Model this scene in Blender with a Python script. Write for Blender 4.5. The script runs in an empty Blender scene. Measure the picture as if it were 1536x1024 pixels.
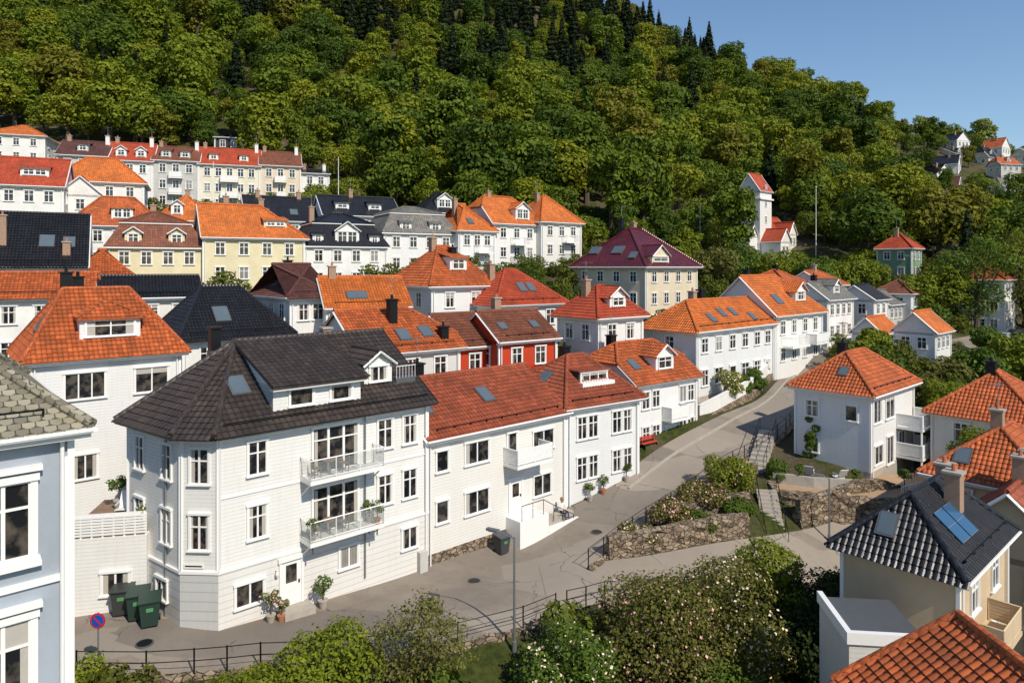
import bpy, math, random
import numpy as np
from mathutils import Vector, Matrix
random.seed(7); RNG=np.random.default_rng(7)
scn=bpy.context.scene
COL=scn.collection
V=Vector
# ---------------------------------------------------------------- materials
def newmat(name):
    m=bpy.data.materials.new(name); m.use_nodes=True
    nt=m.node_tree; nt.nodes.clear()
    return m,nt
class N:
    def __init__(s,nt): s.nt=nt
    def n(s,t,ins=None,**k):
        nd=s.nt.nodes.new(t)
        for a,b in k.items(): setattr(nd,a,b)
        if ins:
            for a,b in ins.items():
                if hasattr(b,'is_output') : s.nt.links.new(b,nd.inputs[a])
                else: nd.inputs[a].default_value=b
        return nd
    def m(s,op,a,b=0.0,c=0.0,clamp=False):
        return s.n('ShaderNodeMath',{0:a,1:b,2:c},operation=op,use_clamp=clamp).outputs[0]
    def mix(s,f,a,b,bt='MIX'):
        nd=s.n('ShaderNodeMix',data_type='RGBA',blend_type=bt)
        for i,v in ((0,f),(6,a),(7,b)):
            if hasattr(v,'is_output'): s.nt.links.new(v,nd.inputs[i])
            else: nd.inputs[i].default_value=v
        return nd.outputs[2]
    def noise(s,vec,scale,det=4,rough=.55):
        return s.n('ShaderNodeTexNoise',{'Vector':vec,'Scale':scale,'Detail':det,'Roughness':rough}).outputs['Fac']
    def ramp(s,f,lo,hi):
        return s.n('ShaderNodeMapRange',{0:f,1:lo,2:hi,3:0.0,4:1.0}).outputs[0]
    def out(s,sh): s.n('ShaderNodeOutputMaterial',{'Surface':sh})
    def bsdf(s,col,rough=.8,nrm=None,spec=.3,metal=0.0):
        d={'Base Color':col,'Roughness':rough,'Specular IOR Level':spec,'Metallic':metal}
        if nrm is not None: d['Normal']=nrm
        return s.n('ShaderNodeBsdfPrincipled',d).outputs[0]
    def bump(s,h,st=.5,dist=.02):
        return s.n('ShaderNodeBump',{'Height':h,'Strength':st,'Distance':dist}).outputs[0]
def c4(c): return (c[0],c[1],c[2],1.0)
def uvsplit(g):
    uv=g.n('ShaderNodeUVMap').outputs[0]
    sp=g.n('ShaderNodeSeparateXYZ',{0:uv}); return uv,sp.outputs[0],sp.outputs[1]
_mc={}
def siding(col,pitch=.17):
    k=('sid',col,pitch)
    if k in _mc: return _mc[k]
    m,nt=newmat('painted_clapboard'); g=N(nt)
    uv,u,v=uvsplit(g)
    f=g.m('FRACT',g.m('DIVIDE',v,pitch))
    groove=g.m('LESS_THAN',f,.14)
    pos=g.n('ShaderNodeNewGeometry').outputs['Position']
    big=g.noise(pos,.45,4,.6)
    row=g.n('ShaderNodeTexWhiteNoise',{'W':g.m('FLOOR',g.m('DIVIDE',v,pitch))},noise_dimensions='1D').outputs[0]
    streak=g.noise(g.n('ShaderNodeMapping',{'Vector':uv,'Scale':(3.5,.3,1)}).outputs[0],1.5,6,.65)
    a=g.mix(g.m('MULTIPLY',g.ramp(streak,.48,.78),.35),c4(col),c4([col[0]*.74,col[1]*.72,col[2]*.67]))
    a=g.mix(g.m('MULTIPLY',row,.12),a,c4([x*.8 for x in col]))
    a=g.mix(g.m('MULTIPLY',groove,.42),a,c4([x*.4 for x in col]))
    a=g.mix(g.m('MULTIPLY',g.ramp(big,.4,.7),.16),a,c4([col[0]*.78,col[1]*.74,col[2]*.66]))
    nb=g.bump(f,.5,.02)
    g.out(g.bsdf(a,.55,nb,.3)); _mc[k]=m; return m
def plaster(col):
    k=('pla',col)
    if k in _mc: return _mc[k]
    m,nt=newmat('plaster'); g=N(nt)
    pos=g.n('ShaderNodeNewGeometry').outputs['Position']
    n1=g.noise(pos,.6,6,.65); n2=g.noise(pos,9,4)
    a=g.mix(g.ramp(n1,.35,.75),c4(col),c4([x*.8 for x in col]))
    g.out(g.bsdf(a,.85,g.bump(n2,.25,.02),.2)); _mc[k]=m; return m
TP={}
def tile(col,pu=.25,pv=.34,rough=.65,vary=.5,lic=.25):
    k=('tile',col,pu)
    if k in _mc: return _mc[k]
    m,nt=newmat('roof_tiles'); g=N(nt)
    uv,u,v=uvsplit(g)
    uu=g.m('DIVIDE',u,pu); vv=g.m('DIVIDE',v,pv)
    cell=g.n('ShaderNodeCombineXYZ',{0:g.m('FLOOR',uu),1:g.m('FLOOR',vv)}).outputs[0]
    wn=g.n('ShaderNodeTexWhiteNoise',{'Vector':cell},noise_dimensions='2D').outputs[0]
    wave=g.m('ABSOLUTE',g.m('SINE',g.m('MULTIPLY',uu,math.pi)))
    fr=g.m('FRACT',vv)
    h=g.m('ADD',g.m('MULTIPLY',wave,.55),g.m('MULTIPLY',g.m('SUBTRACT',1.0,fr),.8))
    pos=g.n('ShaderNodeNewGeometry').outputs['Position']
    st=g.noise(pos,.5,6,.72); lich=g.noise(pos,4,6,.75)
    a=g.mix(wn,c4([x*(1-.5*vary) for x in col]),c4([min(1,x*(1+.45*vary)) for x in col]))
    a=g.mix(g.m('MULTIPLY',g.ramp(st,.42,.66),.6),a,c4([col[0]*.42,col[1]*.5,col[2]*.6]))
    a=g.mix(g.m('MULTIPLY',g.ramp(lich,.56,.72),lic),a,(.17,.155,.11,1))
    row_shade=g.m('GREATER_THAN',fr,.88)
    a=g.mix(g.m('MULTIPLY',row_shade,.5),a,c4([x*.25 for x in col]))  # dark line in the colour stands in for the shadow at row overlaps
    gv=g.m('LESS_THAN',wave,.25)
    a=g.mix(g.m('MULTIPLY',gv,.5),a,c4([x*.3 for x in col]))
    g.out(g.bsdf(a,rough,g.bump(h,.6,.05),.35)); _mc[k]=m; TP[m.name]=(pu,pv); return m
def slate():
    if 'slate' in _mc: return _mc['slate']
    m,nt=newmat('scalloped_slate'); g=N(nt)
    uv,u,v=uvsplit(g)
    vv=g.m('DIVIDE',v,.2); row=g.m('FLOOR',vv)
    uu=g.m('ADD',g.m('DIVIDE',u,.26),g.m('MULTIPLY',g.m('MODULO',row,2.0),.5))
    cell=g.n('ShaderNodeCombineXYZ',{0:g.m('FLOOR',uu),1:row}).outputs[0]
    wn=g.n('ShaderNodeTexWhiteNoise',{'Vector':cell},noise_dimensions='2D').outputs[0]
    fu=g.m('SUBTRACT',g.m('FRACT',uu),.5); fv=g.m('FRACT',vv)
    pos=g.n('ShaderNodeNewGeometry').outputs['Position']
    a=g.mix(wn,(.15,.13,.095,1),(.36,.32,.23,1))
    a=g.mix(g.m('MULTIPLY',g.ramp(g.noise(pos,3,5,.7),.5,.75),.6),a,(.16,.16,.07,1))
    edge2=g.m('MAXIMUM',g.m('GREATER_THAN',g.m('ABSOLUTE',fu),.45),g.m('LESS_THAN',fv,g.m('MULTIPLY',g.m('MULTIPLY',fu,fu),1.6)))
    a=g.mix(g.m('MULTIPLY',edge2,.8),a,(.03,.03,.025,1))
    g.out(g.bsdf(a,.8,g.bump(g.m('SUBTRACT',g.m('SUBTRACT',1.0,edge2),g.m('MULTIPLY',fv,.6)),.8,.04),.3)); _mc['slate']=m; return m
def flat(name,col,rough=.6,metal=0.0,spec=.4,var=.15,sc=3.0,bump=.1):
    k=(name,col)
    if k in _mc: return _mc[k]
    m,nt=newmat(name); g=N(nt)
    pos=g.n('ShaderNodeNewGeometry').outputs['Position']
    n1=g.noise(pos,sc,5,.6)
    a=g.mix(n1,c4([x*(1-var) for x in col]),c4([min(1,x*(1+var)) for x in col]))
    g.out(g.bsdf(a,rough,g.bump(n1,bump,.02),spec,metal)); _mc[k]=m; return m
def glassmat():
    m,nt=newmat('window_glass'); g=N(nt)
    geo=g.n('ShaderNodeNewGeometry'); r=geo.outputs['Random Per Island']
    uv,u,v=uvsplit(g)
    n1=g.noise(geo.outputs['Position'],2.2,3)
    fold=g.m('ADD',g.m('MULTIPLY',g.m('SINE',g.m('MULTIPLY',u,45.0)),.12),.88)
    dark=g.mix(g.ramp(n1,.45,.62),(.010,.011,.014,1),(.09,.075,.06,1))
    cur=g.n('ShaderNodeVectorMath',{0:(.42,.40,.36),1:g.n('ShaderNodeCombineXYZ',{0:fold,1:fold,2:fold}).outputs[0]},operation='MULTIPLY').outputs[0]
    f=g.m('GREATER_THAN',r,.87)
    a=g.mix(g.m('MULTIPLY',f,.6),dark,cur)
    g.out(g.bsdf(a,.05,g.bump(n1,.03,.05),.7)); return m
def stone():
    m,nt=newmat('dry_stone'); g=N(nt)
    pos=g.n('ShaderNodeNewGeometry').outputs['Position']
    mp=g.n('ShaderNodeMapping',{'Vector':pos,'Scale':(1,1,1.7)}).outputs[0]
    vo=g.n('ShaderNodeTexVoronoi',{'Vector':mp,'Scale':2.8,'Randomness':.9})
    ve=g.n('ShaderNodeTexVoronoi',{'Vector':mp,'Scale':2.8,'Randomness':.9},feature='DISTANCE_TO_EDGE')
    sp=g.n('ShaderNodeSeparateColor',{0:vo.outputs['Color']}).outputs[0]
    a=g.mix(sp,(.17,.12,.085,1),(.40,.31,.22,1))
    n1=g.noise(pos,5,6,.75)
    a=g.mix(g.ramp(n1,.5,.68),a,(.09,.085,.045,1))
    e=g.ramp(ve.outputs[0],0,.07)
    a=g.mix(e,(.05,.042,.034,1),a)
    g.out(g.bsdf(a,.9,g.bump(g.m('ADD',e,g.m('MULTIPLY',n1,.6)),.9,.1),.2)); return m
def asphalt():
    m,nt=newmat('asphalt'); g=N(nt)
    pos=g.n('ShaderNodeNewGeometry').outputs['Position']
    n1=g.noise(pos,.3,5,.6); n2=g.noise(pos,25,3,.7); n3=g.noise(pos,1.6,7,.75)
    a=g.mix(g.ramp(n1,.35,.65),(.185,.152,.12,1),(.26,.218,.175,1))
    a=g.mix(g.m('MULTIPLY',g.ramp(n3,.5,.7),.55),a,(.12,.10,.082,1))
    rot=g.n('ShaderNodeMapping',{'Vector':pos,'Rotation':(0,0,.75),'Scale':(.10,.22,0)}).outputs[0]
    vo=g.n('ShaderNodeTexVoronoi',{'Vector':rot,'Scale':1.0},distance='CHEBYCHEV')
    sp=g.n('ShaderNodeSeparateColor',{0:vo.outputs['Color']}).outputs[0]
    a=g.mix(g.m('MULTIPLY',g.m('GREATER_THAN',sp,.6),.5),a,(.32,.275,.225,1))
    a=g.mix(g.m('MULTIPLY',g.m('LESS_THAN',sp,.22),.45),a,(.12,.103,.088,1))
    a=g.mix(g.m('MULTIPLY',n2,.35),a,(.33,.29,.25,1))
    cv=g.n('ShaderNodeVectorMath',{0:pos,1:g.n('ShaderNodeTexNoise',{'Vector':pos,'Scale':1.2,'Detail':4.0}).outputs['Color']},operation='ADD').outputs[0]
    ve=g.n('ShaderNodeTexVoronoi',{'Vector':cv,'Scale':.22},feature='DISTANCE_TO_EDGE').outputs[0]
    a=g.mix(g.m('MULTIPLY',g.m('MULTIPLY',g.m('LESS_THAN',ve,.006),g.ramp(n1,.45,.55)),.6),a,(.05,.045,.04,1))
    g.out(g.bsdf(a,.9,g.bump(n2,.3,.01),.2)); return m
def groundmat():
    m,nt=newmat('grass_and_earth'); g=N(nt)
    pos=g.n('ShaderNodeNewGeometry').outputs['Position']
    n1=g.noise(pos,.2,6,.65); n2=g.noise(pos,2.5,6,.7)
    a=g.mix(g.ramp(n2,.35,.65),(.025,.036,.009,1),(.07,.08,.018,1))
    b=g.mix(n2,(.06,.045,.028,1),(.15,.12,.08,1))
    a=g.mix(g.m('MULTIPLY',g.ramp(n1,.42,.56),.85),a,b)
    g.out(g.bsdf(a,.95,g.bump(n2,.9,.2),.1)); return m
def leafmat(name,c1,c2,inst=.35,hues=None,tr=.3):
    m,nt=newmat(name); g=N(nt)
    geo=g.n('ShaderNodeNewGeometry'); r=geo.outputs['Random Per Island']
    a=g.mix(r,c4(c1),c4(c2))
    if inst>0:
        oi=g.n('ShaderNodeObjectInfo').outputs['Random']
        cr=g.n('ShaderNodeValToRGB',{0:oi}); e=cr.color_ramp; e.interpolation='CONSTANT' if len(hues or [])>4 else 'LINEAR'
        hs=hues or [(1,1,1)]
        e.elements[0].position=0; e.elements[0].color=c4(hs[0]); e.elements[1].position=1-(.0 if len(hs)<5 else 1/len(hs)); e.elements[1].color=c4(hs[-1])
        for i,h in enumerate(hs[1:-1]):
            q=e.elements.new((i+1)/(len(hs)-(1 if len(hs)<5 else 0))); q.color=c4(h)
        a=g.mix(1.0,a,cr.outputs[0],'MULTIPLY')
    d=g.bsdf(a,.6,None,.2)
    t=g.n('ShaderNodeBsdfTranslucent',{'Color':a}).outputs[0]
    g.out(g.n('ShaderNodeMixShader',{0:tr,1:d,2:t}).outputs[0]); return m
WHITE=(.80,.785,.75)
M_white=flat('white_paint',(.80,.79,.76),.45,var=.04)
M_glass=glassmat(); M_stone=stone(); M_asph=asphalt(); M_ground=groundmat()
M_black=flat('black_metal',(.02,.02,.022),.4,.6)
M_grey=flat('galvanised_steel',(.35,.36,.36),.4,.7)
M_conc=flat('concrete',(.38,.34,.29),.85,var=.25)
M_wood=flat('weathered_wood',(.24,.15,.09),.7,var=.3)
M_dark=flat('dark_interior',(.03,.03,.03),.9)
M_cur=flat('curtain_fabric',(.42,.39,.34),.9,var=.1,sc=9)
M_bark=flat('bark',(.09,.07,.05),.95,var=.4,sc=8)
M_terr=flat('terracotta',(.4,.16,.08),.8)
M_lead=flat('flashing',(.12,.125,.13),.5,.3)
M_sun=leafmat('leaf_forest',(.115,.145,.010),(.24,.27,.020),1,[(.35,.5,.6),(.85,.95,.8),(.5,.66,.7),(1.05,1.05,.8),(.45,.62,.7),(.7,.82,.8),(1.15,1.08,.9),(.95,.8,.9),(.6,.72,.7),(.95,1,.8),(.38,.52,.6),(1.25,1.15,.9)])
M_con=leafmat('needles',(.012,.024,.008),(.032,.048,.014),1,[(.7,.8,.9),(1,1,1),(1.5,1.3,1)],.1)
M_gr=leafmat('leaf_green',(.05,.10,.012),(.14,.20,.022),0)
M_yl=leafmat('leaf_yellowgreen',(.10,.14,.010),(.25,.28,.02),0)
M_ol=leafmat('leaf_olive',(.085,.09,.016),(.20,.195,.04),0)
M_dkl=leafmat('leaf_dark',(.015,.03,.008),(.05,.075,.012),0)
M_und=leafmat('leaf_undergrowth',(.06,.09,.010),(.17,.19,.02),1,[(.5,.7,.7),(1,1,1),(.8,.7,.8),(1.1,1.1,.8)])
M_flw=flat('cream_blossom',(.80,.64,.48),.6,var=.1)
M_flp=flat('pink_blossom',(.70,.36,.34),.6,var=.1)
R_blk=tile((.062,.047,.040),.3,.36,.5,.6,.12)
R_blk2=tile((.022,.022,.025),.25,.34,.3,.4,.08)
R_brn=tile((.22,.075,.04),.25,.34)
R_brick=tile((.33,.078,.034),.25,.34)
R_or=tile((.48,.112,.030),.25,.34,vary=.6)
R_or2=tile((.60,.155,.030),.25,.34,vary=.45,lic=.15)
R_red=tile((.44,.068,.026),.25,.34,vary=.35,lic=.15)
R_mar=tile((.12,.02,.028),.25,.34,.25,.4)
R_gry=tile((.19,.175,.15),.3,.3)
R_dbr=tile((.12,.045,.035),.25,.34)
# ---------------------------------------------------------------- builders
class Part:
    def __init__(s): s.v=[]; s.f=[]; s.uv=[]; s.mi=[]; s.mats=[]
class Thing:
    """a named object: empty with mesh children, local x along the front, y inward, z up"""
    def __init__(s,name,x=0,y=0,z=0,deg=0):
        s.name=name; s.loc=(x,y,z); s.deg=deg; s.parts={}; s.near=math.hypot(x,y)<82
    def poly(s,part,pts,mat):
        p=s.parts.setdefault(part,Part())
        pts=[V(q) for q in pts]
        n=V((0,0,0))
        for i in range(len(pts)):
            a=pts[i];b=pts[(i+1)%len(pts)]; n+=a.cross(b)
        if n.length<1e-9: return
        n.normalize()
        if abs(n.z)>.98: u=V((1,0,0)); w=V((0,1,0))
        else:
            u=V((0,0,1)).cross(n).normalized(); w=n.cross(u)
        i0=len(p.v); p.v+= [tuple(q) for q in pts]; p.f.append(list(range(i0,i0+len(pts))))
        p.uv+=[(q.dot(u),q.dot(w)) for q in pts]
        if mat not in p.mats: p.mats.append(mat)
        p.mi.append(p.mats.index(mat))
    def tiles(s,part,pts,mat):
        pu,pv=TP[mat.name]; p=s.parts[part]
        n=V((0,0,0))
        for i in range(len(pts)): n+=pts[i].cross(pts[(i+1)%len(pts)])
        if n.length<1e-9: return
        n.normalize()
        if n.z<.15 or n.z>.97: return
        u=V((0,0,1)).cross(n).normalized(); w=n.cross(u); d0=pts[0].dot(n)
        P2=[(q.dot(u),q.dot(w)) for q in pts]; b0=min(q[1] for q in P2); b1=max(q[1] for q in P2)
        mi=p.mats.index(mat); prof=(0,.03,.045,.03,0)
        u_=np.array(u);w_=np.array(w);n_=np.array(n)
        for r in range(math.floor(b0/pv),math.ceil(b1/pv)+1):
            bm=(r+.5)*pv; xs_=[]
            if bm<b0-.1 or bm>b1: continue
            bq=max(bm,b0+.01)
            for i in range(len(P2)):
                A=P2[i];B=P2[(i+1)%len(P2)]
                if (A[1]-bq)*(B[1]-bq)<0:
                    t=(bq-A[1])/(B[1]-A[1]); xs_.append(A[0]+t*(B[0]-A[0]))
            if len(xs_)<2: continue
            lo,hi=min(xs_),max(xs_)
            bl,bh=r*pv,(r+1)*pv
            for c in range(math.ceil(lo/pu-.5),math.floor(hi/pu-.5)+1):
                jit=random.uniform(-.006,.010)
                i0=len(p.v)
                for (b,off,kk) in ((bl,.05+jit,1),(bh,.012,1),(bl,-.01,0)):
                    for k in range(5):
                        a=(c+k/4)*pu; q=u_*a+w_*b+n_*(d0+off+prof[k]*kk); p.v.append((q[0],q[1],q[2]))
                for k in range(4):
                    a0=(c+k/4)*pu;a1=(c+(k+1)/4)*pu
                    p.f.append([i0+k,i0+k+1,i0+6+k,i0+5+k]); p.uv+=[(a0,bl),(a1,bl),(a1,bh),(a0,bh)]
                    p.f.append([i0+10+k,i0+11+k,i0+k+1,i0+k]); p.uv+=[(a0,bl+.02),(a1,bl+.02),(a1,bl+.03),(a0,bl+.03)]
                    p.mi+=[mi,mi]
    def fbox(s,part,mat,F,a0,a1,b0,b1,c0,c1):
        o,ux,uy,un=F
        P=lambda a,b,c:o+ux*a+uy*b+un*c
        q=[P(a0,b0,c0),P(a1,b0,c0),P(a1,b1,c0),P(a0,b1,c0),P(a0,b0,c1),P(a1,b0,c1),P(a1,b1,c1),P(a0,b1,c1)]
        for f in ((0,3,2,1),(4,5,6,7),(0,1,5,4),(1,2,6,5),(2,3,7,6),(3,0,4,7)):
            s.poly(part,[q[i] for i in f],mat)
    def box(s,part,mat,x0,x1,y0,y1,z0,z1):
        s.fbox(part,mat,(V((0,0,0)),V((1,0,0)),V((0,1,0)),V((0,0,1))),x0,x1,y0,y1,z0,z1)
    def prism(s,part,pts,mat,th=.12,edge=None):
        pts=[V(p) for p in pts]; low=[p-V((0,0,th)) for p in pts]
        s.poly(part,pts,mat); s.poly(part,low[::-1],edge or mat)
        for i in range(len(pts)):
            j=(i+1)%len(pts); s.poly(part,[low[i],low[j],pts[j],pts[i]],edge or mat)
        if s.near and part in('roof','dormer_roof') and mat.name in TP: s.tiles(part,pts,mat)
    def tube(s,part,mat,a,b,r0,r1=None,n=6):
        a=V(a);b=V(b); r1=r0 if r1 is None else r1
        d=(b-a)
        if d.length<1e-6: return
        d.normalize(); u=d.cross(V((0,0,1)))
        if u.length<.01: u=V((1,0,0))
        u.normalize(); w=d.cross(u)
        A=[a+(u*math.cos(t)+w*math.sin(t))*r0 for t in [2*math.pi*i/n for i in range(n)]]
        B=[b+(u*math.cos(t)+w*math.sin(t))*r1 for t in [2*math.pi*i/n for i in range(n)]]
        for i in range(n):
            j=(i+1)%n; s.poly(part,[A[i],A[j],B[j],B[i]],mat)
        s.poly(part,A[::-1],mat); s.poly(part,B,mat)
    def lathe(s,part,mat,c,prof,n=12):
        c=V(c)
        R=[[c+V((r*math.cos(2*math.pi*i/n),r*math.sin(2*math.pi*i/n),z)) for i in range(n)] for r,z in prof]
        for k in range(len(R)-1):
            for i in range(n):
                j=(i+1)%n; s.poly(part,[R[k][i],R[k][j],R[k+1][j],R[k+1][i]],mat)
        s.poly(part,R[-1],mat); s.poly(part,R[0][::-1],mat)
    def build(s):
        root=bpy.data.objects.new(s.name,None); COL.objects.link(root)
        root.location=s.loc; root.rotation_euler=(0,0,math.radians(s.deg)); root.empty_display_size=.5
        for k,p in s.parts.items():
            me=bpy.data.meshes.new(k); me.from_pydata(p.v,[],p.f)
            for m in p.mats: me.materials.append(m)
            me.polygons.foreach_set('material_index',p.mi)
            uvl=me.uv_layers.new(name='UVMap'); uvl.data.foreach_set('uv',[c for t in p.uv for c in t])
            ob=bpy.data.objects.new(k,me); COL.objects.link(ob); ob.parent=root
        return root
X_,Y_,Z_=V((1,0,0)),V((0,1,0)),V((0,0,1))
def FR(w,l,side,z=0):
    if side=='f': return (V((0,0,z)),X_,Z_,-Y_)
    if side=='l': return (V((0,l,z)),-Y_,Z_,-X_)
    if side=='r': return (V((w,0,z)),Y_,Z_,X_)
    return (V((w,l,z)),-X_,Z_,Y_)
wr_=random.Random(11)
def window(T,F,s,t,w,h,style='cross',trim=M_white,cas=.09):
    """s,t = bottom centre of the opening"""
    a0,a1=s-w/2,s+w/2; b0,b1=t,t+h
    T.fbox('window_glass',M_glass,F,a0,a1,b0,b1,.004,.018)
    if T.near and wr_.random()<.5:
        q=w*wr_.uniform(.08,.2); T.fbox('curtains',M_cur,F,a0+.04,a0+.04+q,b0+.05,b1-.05,.0182,.022)
        if wr_.random()<.7: T.fbox('curtains',M_cur,F,a1-.04-q,a1-.04,b0+.05,b1-.05,.0182,.022)
    if T.near and wr_.random()<.2: T.fbox('curtains',M_cur,F,a0+.04,a1-.04,b1-h*wr_.uniform(.15,.45),b1-.05,.0225,.026)
    d=.085
    T.fbox('window_frames',trim,F,a0-cas,a0,b0,b1,0.002,d)
    T.fbox('window_frames',trim,F,a1,a1+cas,b0,b1,0.002,d)
    T.fbox('window_frames',trim,F,a0-cas-.03,a1+cas+.03,b1,b1+cas*1.2,0.002,d+.04)
    T.fbox('window_frames',trim,F,a0-cas-.04,a1+cas+.04,b0-.07,b0,0.002,d+.06)
    e=.05
    T.fbox('window_frames',trim,F,a0,a0+.04,b0,b1,.018,e); T.fbox('window_frames',trim,F,a1-.04,a1,b0,b1,.018,e)
    T.fbox('window_frames',trim,F,a0+.04,a1-.04,b0,b0+.05,.018,e); T.fbox('window_frames',trim,F,a0+.04,a1-.04,b1-.05,b1,.018,e)
    if style in('cross','two'):
        T.fbox('window_frames',trim,F,s-.04,s+.04,b0+.05,b1-.05,.018,e+.012)
    if style=='cross':
        q=b0+h*.66
        T.fbox('window_frames',trim,F,a0+.04,s-.04,q-.03,q+.03,.018,e+.006); T.fbox('window_frames',trim,F,s+.04,a1-.04,q-.03,q+.03,.018,e+.006)
    if style=='three':
        for k in(1,2):
            c=a0+w*k/3; T.fbox('window_frames',trim,F,c-.035,c+.035,b0+.05,b1-.05,.018,e+.01)
def door(T,F,s,t,w=.95,h=2.05,mat=M_white,glass=True):
    T.fbox('door',mat,F,s-w/2,s+w/2,t,t+h,.004,.03)
    T.fbox('door_frame',M_white,F,s-w/2-.12,s-w/2,t,t+h,.002,.09); T.fbox('door_frame',M_white,F,s+w/2,s+w/2+.12,t,t+h,.002,.09)
    T.fbox('door_frame',M_white,F,s-w/2-.18,s+w/2+.18,t+h,t+h+.2,.002,.14)
    if glass: T.fbox('window_glass',M_glass,F,s-w*.28,s+w*.28,t+h*.5,t+h*.9,.031,.036)
    for q in(.12,.3): T.fbox('door',mat,F,s-w*.3,s+w*.3,t+h*q,t+h*(q+.13),.031,.042)
    T.fbox('door',M_black,F,s+w*.36,s+w*.42,t+.95,t+1.1,.03,.09)
def roof(T,x0,x1,y0,y1,ze,zr,mat,over=.45,hl=0,hr=0,axis='x',il=None,ir=None,wall=None,trim=M_white,gov=.25):
    """ridge roof; hl/hr: 0=hip 1=gable, between = half hip"""
    if axis=='x':
        L=x1-x0; W=y1-y0; mp=lambda p,q,z:V((x0+p,y0+q,z))
    else:
        L=y1-y0; W=x1-x0; mp=lambda p,q,z:V((x1-q,y0+p,z))
    ol=over if hl<1 else gov; orr=over if hr<1 else gov
    p0,p1=-ol,L+orr; q0,q1=-over,W+over; half=(q1-q0)/2; rise=zr-ze; z0=ze+.02
    if il is None: il=0 if hl==1 else half*(1-hl)*.95
    if ir is None: ir=0 if hr==1 else half*(1-hr)*.95
    qm=(q0+q1)/2
    rl,rr=(p0+il,qm,zr),(p1-ir,qm,zr)
    def side(flip):
        f=(lambda h:q0+half*h) if not flip else (lambda h:q1-half*h)
        pts=[(p0,f(0),z0),(p1,f(0),z0)]
        if 0<hr<1: pts.append((p1,f(hr),z0+(zr-z0)*hr))
        pts.append(rr)
        if abs(rl[0]-rr[0])>.05: pts.append(rl)
        if 0<hl<1: pts.append((p0,f(hl),z0+(zr-z0)*hl))
        if flip: pts=pts[::-1]
        return [mp(*p) for p in pts]
    fm=side(False); T.prism('roof',fm,mat,.13); T.prism('roof',side(True),mat,.13)
    zl=z0+(zr-z0)*hl; zrr=z0+(zr-z0)*hr
    if hl<1: T.prism('roof',([mp(p0,q1-half*hl,zl),mp(p0,q0+half*hl,zl),mp(*rl)]),mat,.13)
    if hr<1: T.prism('roof',([mp(p1,q0+half*hr,zrr),mp(p1,q1-half*hr,zrr),mp(*rr)]),mat,.13)
    wm=wall
    if wm:
        for hh,pp,s in ((hl,0,1),(hr,L,-1)):
            if hh>0:
                sl=(zr-z0)/half; zb=z0+over*sl-.14
                zt=z0+(zr-z0)*hh-.14
                a=[mp(pp,0,ze-.3),mp(pp,W,ze-.3),mp(pp,W,zb),mp(pp,q1-half*hh,zt),mp(pp,q0+half*hh,zt),mp(pp,0,zb)]
                if s>0: a=a[::-1]
                T.poly('walls',a,wm)
                ppo=p0 if s>0 else p1
                for A,B in((mp(ppo,q0,z0),mp(ppo,q0+half*hh,z0+(zr-z0)*hh)),(mp(ppo,q1,z0),mp(ppo,q1-half*hh,z0+(zr-z0)*hh))):
                    T.tube('roof_trim',trim,A-V((0,0,.1)),B-V((0,0,.1)),.085,n=4)
    cap=lambda a,b:T.tube('roof',mat,V(a)+V((0,0,.05)),V(b)+V((0,0,.05)),.13,n=8)
    cap(mp(*rl),mp(*rr))
    for hh,po,r in((hl,p0,rl),(hr,p1,rr)):
        if hh<1:
            cap(mp(po,q0+half*hh,z0+(zr-z0)*hh),mp(*r)); cap(mp(po,q1-half*hh,z0+(zr-z0)*hh),mp(*r))
    def strip(pa,pb,qa,qb):
        c=[mp(pa,qa,0),mp(pb,qb,0)]
        xa,xb=sorted((c[0].x,c[1].x)); ya,yb=sorted((c[0].y,c[1].y))
        T.box('roof_trim',trim,xa,xb,ya,yb,ze-.24,ze-.115)
    strip(p0+.02,p1-.02,q0+.04,0); strip(p0+.02,p1-.02,W,q1-.04)
    if hl==0: strip(p0+.04,0,0.001,W-.001)
    if hr==0: strip(L,p1-.04,0.001,W-.001)
    for q in (q0-.05,q1+.05):
        T.tube('gutter',M_white,mp(p0,q,ze-.06),mp(p1,q,ze-.06),.065,n=6)
    if hl==0: T.tube('gutter',M_white,mp(p0-.05,q0,ze-.06),mp(p0-.05,q1,ze-.06),.065)
    if hr==0: T.tube('gutter',M_white,mp(p1+.05,q0,ze-.06),mp(p1+.05,q1,ze-.06),.065)
    def fr(kind):
        if (kind=='f')==(axis=='x'):
            if axis=='x': e0,e1,tp=mp(p0,q0,z0),mp(p1,q0,z0),mp(0,qm,zr)
            else: e0,e1,tp=mp(p1,q1,z0),mp(p0,q1,z0),mp(0,qm,zr)
            dx=(e1-e0).normalized()
        else:
            e0,e1,tp=mp(p0,q1,z0),mp(p0,q0,z0),mp(p0+il,qm,zr)
            dx=(e1-e0).normalized()
        up=(tp-e0); up-=dx*up.dot(dx); ln=up.length; up.normalize()
        return (e0,dx,up,dx.cross(up)),(e1-e0).length,ln
    return {'f':fr('f'),'l':fr('l'),'slope':(zr-z0)/half,'over':over,'z0':z0}
M_sky=flat('skylight_glass',(.10,.13,.15),.08,0,.9,.2,.8,.02)
def skylight(T,RF,s,t,w=.8,h=1.2):
    F=RF[0]
    T.fbox('skylight_frame',M_lead,F,s-w/2-.08,s+w/2+.08,t-.08,t+h+.08,.0,.14)
    T.fbox('skylight_glass',M_sky,F,s-w/2,s+w/2,t,t+h,.14,.155)
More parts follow.
